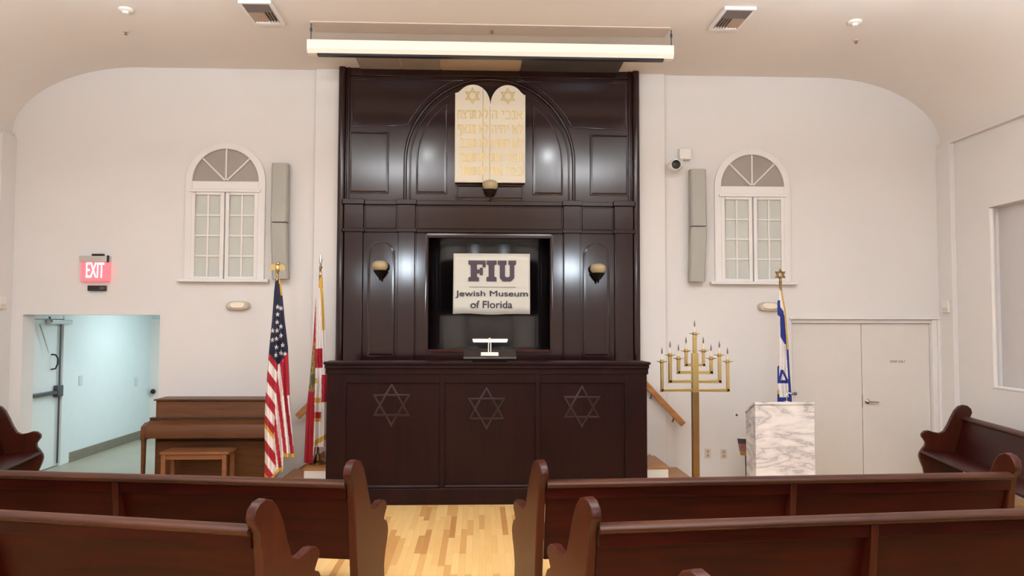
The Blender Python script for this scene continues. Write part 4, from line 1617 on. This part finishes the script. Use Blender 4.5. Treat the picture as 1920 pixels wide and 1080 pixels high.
drape(t, 'flag_cloth', YF3, ISL, ISR, 541, lambda u: 872, is_col, [M_BLUE, M_WHT, M_FRINGE], pleats=2.0, amp=0.25, depth=0.9, step=0.7, phase=1.0)

# ================================================================== MENORAH
YM = 9.38
t = thing('menorah', 'tall brass nine-branched floor menorah with electric candles', 'menorah', (at(1303, 800, YM).x, YM, 0))
mz = lambda py: at(1303, py, YM).z
mx = lambda px: at(px, 700, YM).x
MC = mx(1303)
b = MB()
b.box(MC - 0.038, MC + 0.038, YM - 0.038, YM + 0.038, 0.05, mz(735))
b.build('lower_stem', M_BRASS2, t, bevel=0.004)
MB().lathe([(0, 0), (0.24, 0), (0.24, 0.02), (0.2, 0.04), (0.06, 0.06), (0, 0.06)], 32, (MC, YM, 0)).build('foot', M_BRASS2, t)
b = MB()
b.box(MC - 0.036, MC + 0.036, YM - 0.036, YM + 0.036, mz(735), mz(662))
b.box(MC - 0.022, MC + 0.022, YM - 0.022, YM + 0.022, mz(662), mz(630))
b.build('upper_stem', M_BRASS, t, bevel=0.004)
cups = [(1303, 627)]
for h, zt_, zb_, r in ((62.5, 679, 731.5, 0.017), (47, 667, 715, 0.018), (31, 673, 698, 0.018), (16.5, 659, 684, 0.016)):
    for s in (-1, 1):
        xx = MC + s * h * YM / FPX
        b = MB()
        q = r
        b.box(xx - q, xx + q, YM - q, YM + q, mz(zb_) - q, mz(zt_))
        x0, x1 = sorted((MC + s * 0.03, xx + s * q))
        b.box(x0, x1, YM - q, YM + q, mz(zb_) - q, mz(zb_) + q)
        arm = b.build('branch', M_BRASS, t, bevel=0.004)
        cups.append((xx, zt_, arm))
for k, cp in enumerate(cups):
    x = MC if k == 0 else cp[0]
    z = mz(cp[1])
    par = t if k == 0 else cp[2]
    MB().lathe([(0, -0.012), (0.024, -0.012), (0.03, 0.0), (0.062, 0.006), (0.064, 0.012), (0.02, 0.014), (0.02, 0.03), (0, 0.03)], 20, (x, YM, z)).build('candle_cup', M_BRASS, par)
    top = 0.12 if k else 0.115
    b = MB()
    b.lathe([(0, 0.02), (0.011, 0.02), (0.011, top - 0.03), (0.0, top - 0.025)], 12, (x, YM, z))
    b.lathe([(0.0, top - 0.03), (0.009, top - 0.015), (0.01, top), (0.006, top + 0.03), (0.0, top + 0.06)], 10, (x, YM, z), mi=1)
    b.build('candle', [M_CANDLE, M_FLAME], par)

# ================================================================== PODIUM
YPD = 9.3
qx0, qx1 = at(1417, 830, YPD).x, at(1528, 830, YPD).x
pzz = at(1470, 754, YPD).z
t = thing('marble_podium', 'white marble podium with grey veins in front of the double doors', 'podium', ((qx0 + qx1) / 2, YPD + 0.17, 0))
dp = 0.34
b = MB()
b.box(qx0, qx1, YPD, YPD + 0.03, 0, pzz - 0.03)
b.build('front_slab', M_MARBLE, t, bevel=0.004)
for s in (0, 1):
    x0 = qx0 if s == 0 else qx1 - 0.03
    b = MB()
    zt1, zt2 = pzz - 0.03, pzz - 0.17
    zs0, zs1 = at(1405, 812, YPD + 0.2).z, at(1405, 798, YPD + 0.2).z
    Z = lambda y: zt1 + (zt2 - zt1) * (y - YPD) / dp
    a, c2 = YPD + 0.03, YPD + dp
    if s == 1:
        b.prism([(a, 0), (c2, 0), (c2, Z(c2)), (a, Z(a))], x0, x0 + 0.03, 'YZ')
        b.build('side_slab', M_MARBLE, t)
        continue
    b.prism([(a, 0), (c2, 0), (c2, zs0), (a, zs0)], x0, x0 + 0.03, 'YZ')
    b.prism([(a, zs0), (a + 0.04, zs0), (a + 0.04, zs1 + 0.02), (a, zs1 + 0.02)], x0, x0 + 0.03, 'YZ')
    b.prism([(c2 - 0.1, zs0), (c2, zs0), (c2, zs1 + 0.02), (c2 - 0.1, zs1 + 0.02)], x0, x0 + 0.03, 'YZ')
    b.prism([(a, zs1 + 0.02), (c2, zs1 + 0.02), (c2, Z(c2)), (a, Z(a))], x0, x0 + 0.03, 'YZ')
    b.build('side_slab', M_MARBLE, t)
b = MB()
b.prism([(YPD - 0.012, pzz - 0.03), (YPD - 0.012, pzz), (YPD + 0.05, pzz), (YPD + dp + 0.01, pzz - 0.145), (YPD + dp + 0.01, pzz - 0.17), (YPD + 0.04, pzz - 0.03)], qx0 - 0.005, qx1 + 0.008, 'YZ')
b.build('top_slab', M_MARBLE, t, bevel=0.004)
MB().box(qx0 + 0.03, qx1 - 0.03, YPD + 0.03, YPD + dp, zs0 - 0.03, zs0).build('inner_shelf', M_MARBLE, t)
# microphone
mp_ = at(1476, 752, YPD + 0.12)
t = thing('gooseneck_microphone', 'short chrome gooseneck microphone on top of the marble podium', 'microphone', (mp_.x, YPD + 0.1, pzz - 0.01))
b = MB()
m1, m2, m3 = at(1475, 752, YPD + 0.1), at(1478, 738, YPD + 0.1), at(1491, 737, YPD + 0.08)
zz0 = pzz - 0.009
b.tube([(m1.x, YPD + 0.1, zz0), (m1.x, YPD + 0.1, m2.z - 0.01), (m2.x, YPD + 0.1, m2.z + 0.01), (m2.x + 0.04, YPD + 0.09, m2.z + 0.0)], 0.008, 10)
b.lathe([(0, 0), (0.032, 0), (0.03, 0.012), (0, 0.014)], 18, (m1.x, YPD + 0.1, zz0))
b.build('gooseneck', M_CHROME, t)
b = MB()
b.tube([(m2.x + 0.035, YPD + 0.09, m2.z), (m2.x + 0.06, YPD + 0.088, m2.z - 0.002)], [0.012, 0.014], 12)
b.sphere((m2.x + 0.08, YPD + 0.085, m2.z), 0.022)
b.build('microphone_head', M_STEEL, t)

# picture card on a thin stand
YCD = 9.88
t = thing('card_stand', 'thin black stand holding a small colourful picture card beside the podium', 'sign stand', (at(1399, 870, YCD).x, YCD, 0))
q0, q1, q2, q3 = at(1382, 822, YCD), at(1400, 823, YCD), at(1401, 855, YCD), at(1388, 853, YCD)
b = MB()
P = [(q.x, q.z) for q in (q0, q1, q2, q3)]
lerp = lambda a, c, f: (a[0] + (c[0] - a[0]) * f, a[1] + (c[1] - a[1]) * f)
L_, R_ = [lerp(P[0], P[3], f) for f in (0, 0.3, 0.75, 1)], [lerp(P[1], P[2], f) for f in (0, 0.3, 0.75, 1)]
for k in range(3):
    b.prism([L_[k], R_[k], R_[k + 1], L_[k + 1]], YCD - 0.012, YCD, mi=k)
b.build('picture_card', [M_CARD1, M_CARD2, M_CARD3], t, smooth=0)
sx = at(1400, 870, YCD).x
MB().tube([(sx, YCD + 0.01, 0.02), (sx - 0.01, YCD + 0.01, q2.z + 0.08)], 0.009, 8).build('pole', M_BLACK, t)
MB().lathe([(0, 0), (0.11, 0), (0.11, 0.012), (0.02, 0.025), (0, 0.025)], 24, (sx, YCD + 0.01, 0)).build('stand_base', M_BLACK, t)

# ================================================================== WALL FITTINGS
# exit sign
YE = YW - 0.07
ex = lambda px: at(px, 510, YE).x
ez_ = lambda py: at(178, py, YE).z
t = thing('exit_sign', 'glowing red exit sign high on the wall over the open doorway', 'exit sign', (ex(178), YW, ez_(505)))
MB().box(ex(151), ex(205), YE, YW - 0.02, ez_(527), ez_(491)).build('sign_face', M_EXITR, t, bevel=0.006)
MB().box(ex(149), ex(204), YE - 0.02, YW, ez_(491), ez_(480)).build('sign_housing', M_CHROME, t, bevel=0.004)
MB().box(ex(201), ex(204.5), YE - 0.024, YE, ez_(492), ez_(479)).build('end_cap', M_BLACK, t)
MB().box(ex(169.5), ex(191), YW - 0.05, YW, ez_(480), ez_(475.5)).build('mounting_bracket', M_BLACK, t)
text_mesh('EXIT', 'lettering', M_EXITW, t, ex(178.5), ez_(506.5), YE - 0.001, ex(195) - ex(161.5), ez_(492.5) - ez_(520.5), 0.006)
tb_ = MB()
tb_.box(ex(163), ex(197), YW - 0.05, YW, ez_(545), ez_(535))
t2 = thing('battery_box', 'small dark box on the wall directly under the glowing exit sign', 'wall box', (ex(180), YW, ez_(545)))
tb_.build('box_case', M_BLACK, t2, bevel=0.006)
MB().box(ex(186), ex(195), YW - 0.053, YW - 0.049, ez_(543), ez_(537)).build('indicator_panel', M_STEEL, t2)


# emergency lights
def emergency(px, py, label):
    p = at(px, py, YW - 0.05)
    t = thing('emergency_light', label, 'emergency light', (p.x, YW, p.z), group='oval emergency lights')

    def oval(hw, hh, n=28):
        return [(p.x + hw * math.copysign(abs(math.cos(a)) ** 0.6, math.cos(a)), p.z + hh * math.copysign(abs(math.sin(a)) ** 0.75, math.sin(a))) for a in [2 * PI * k / n for k in range(n)]]
    b = MB()
    b.loft([[(x, YW, z) for x, z in oval(0.15, 0.06)], [(x, YW - 0.05, z) for x, z in oval(0.15, 0.06)], [(x, YW - 0.075, z) for x, z in oval(0.13, 0.05)]])
    b.build('housing', M_EMERG2, t, smooth=40)
    b = MB()
    b.loft([[(x, YW - 0.07, z + 0.004) for x, z in oval(0.1, 0.042)], [(x, YW - 0.085, z + 0.004) for x, z in oval(0.098, 0.04)], [(x, YW - 0.1, z + 0.004) for x, z in oval(0.085, 0.03)]])
    b.build('light_lens', M_EMERG, t, smooth=40)


emergency(446, 573, 'oval emergency light on the wall between the exit doorway and US flag')
emergency(1443, 575, 'oval emergency light on the wall partly behind the blue and white flag')


# column loudspeakers
def column_speaker(px0, px1, py0, pym, py1, s, label):
    cx = (at(px0, 420, YW).x + at(px1, 420, YW).x) / 2
    zt, zm, zb = at((px0 + px1) / 2, py0, YW - 0.15).z, at((px0 + px1) / 2, pym, YW - 0.15).z, at((px0 + px1) / 2, py1, YW - 0.15).z
    t = thing('column_speaker', label, 'loudspeaker', (cx, YW, zb), group='grey column speakers')
    hw = 0.105
    for name, z0, z1, y0a, y0b in (('upper_cabinet', zm + 0.006, zt, YW - 0.2, YW - 0.17), ('lower_cabinet', zb, zm - 0.006, YW - 0.15, YW - 0.2)):
        b = MB()
        rings = []
        for z, yf in ((z0, y0b if name[0] == 'l' else y0a), (z1, y0a if name[0] == 'l' else y0b)):
            yf = {'u': YW - 0.2 if z == z0 else YW - 0.17, 'l': YW - 0.15 if z == z0 else YW - 0.2}[name[0]]
            sh = 0.018 * s * (z - zm) / (zt - zm) if name[0] == 'l' else 0.0
            rings.append([Vector((cx + sh - hw, YW - 0.05, z)), Vector((cx + sh - hw, yf + 0.02, z)), Vector((cx + sh - hw + 0.02, yf, z)), Vector((cx + sh + hw - 0.02, yf, z)), Vector((cx + sh + hw, yf + 0.02, z)), Vector((cx + sh + hw, YW - 0.05, z))])
        b.loft(rings)
        b.build(name, M_GREY, t, bevel=0.004)
    MB().box(cx - 0.04, cx + 0.04, YW - 0.06, YW, zm - 0.25, zm + 0.25).build('wall_bracket', M_STEEL, t)


column_speaker(513, 545, 306, 417.5, 523, -1, 'grey two-part column speaker beside the window above the US flag')
column_speaker(1288, 1320, 317, 425, 528, 1, 'grey two-part column speaker under the security camera')

# security camera
p = at(1270, 305, YW - 0.1)
t = thing('security_camera', 'white dome security camera on a wall bracket beside the ark', 'security camera', (p.x, YW, p.z))
x0, x1, z0, z1 = at(1271, 290, YW).x, at(1293, 290, YW).x, at(1281, 301, YW).z, at(1281, 281, YW).z
MB().box(x0, x1, YW - 0.09, YW, z0, z1).build('junction_box', M_WHITE, t, bevel=0.008)
c = at(1265, 310.5, YW - 0.16)
b = MB()
b.tube([(x0 + 0.03, YW - 0.06, z0), (x0 + 0.03, YW - 0.08, c.z + 0.02), (c.x + 0.05, YW - 0.12, c.z)], 0.02, 10)
b.build('camera_arm', M_WHITE, t)
MB().lathe([(0.0, -0.07), (0.07, -0.06), (0.088, 0.0), (0.085, 0.05), (0.07, 0.075), (0.0, 0.08)], 28, (c.x, c.y, c.z), 'Y').build('camera_body', M_WHITE, t)
MB().lathe([(0.0, 0.07), (0.06, 0.074), (0.056, 0.095), (0.0, 0.115)], 24, (c.x, c.y, c.z), 'Y').build('lens_dome', M_BLACK, t)

# outlets by the menorah, wall plate, corner sensors
first = None
for px, py, lab in ((1327, 850, 'wall outlet plate next to the menorah pole'), (1357, 851, 'wall outlet plate next to the small picture card')):
    p = at(px, py, YW)
    if first is None:
        t = thing('wall_outlet', lab, 'outlet', (p.x, YW, p.z), group='outlets low on the wall by the menorah')
        MB().box(p.x - 0.04, p.x + 0.04, YW - 0.008, YW, p.z - 0.062, p.z + 0.062).build('cover_plate', M_OUTLET, t, bevel=0.003)
        for dz in (-0.026, 0.026):
            MB().lathe([(0, 0.007), (0.019, 0.007), (0.018, 0.011), (0, 0.011)], 16, (p.x, YW, p.z + dz), 'Y').build('socket', M_SOCKET, t)
        first = t
    else:
        t = copy_tree(first, (p.x, YW, p.z))
        tag(t, lab, 'outlet')
p = at(1381, 778, YW)
t = thing('wall_jack', 'small wall plate with one dark round jack left of the podium', 'wall plate', (p.x, YW, p.z))
MB().box(p.x - 0.045, p.x + 0.045, YW - 0.006, YW, p.z - 0.035, p.z + 0.035).build('cover_plate', M_TRIM, t, bevel=0.002)
MB().lathe([(0, 0.004), (0.016, 0.005), (0.014, 0.016), (0, 0.018)], 16, (p.x, YW, p.z), 'Y').build('jack', M_STEEL, t)

p = atx(1801, 573, XR - 0.07)
t = thing('thermostat', 'small white thermostat box on the corner pier by the double doors', 'thermostat', (XR - 0.07, p.y, p.z))
MB().box(XR - 0.1, XR - 0.0701, YW - 0.26, YW - 0.12, p.z - 0.085, p.z + 0.08).build('case', M_WHITE, t, bevel=0.006)
MB().box(XR - 0.103, XR - 0.099, YW - 0.24, YW - 0.14, p.z - 0.07, p.z - 0.02).build('vent_panel', M_OUTLET, t)
p = atx(7, 567, XL + 0.07)
t = thing('thermostat', 'small white thermostat box on the corner pier by the open doorway', 'thermostat', (XL + 0.07, p.y, p.z))
MB().box(XL + 0.0701, XL + 0.1, YW - 0.3, YW - 0.16, p.z - 0.085, p.z + 0.08).build('case', M_WHITE, t, bevel=0.006)
MB().box(XL + 0.099, XL + 0.103, YW - 0.28, YW - 0.18, p.z - 0.07, p.z - 0.02).build('vent_panel', M_OUTLET, t)
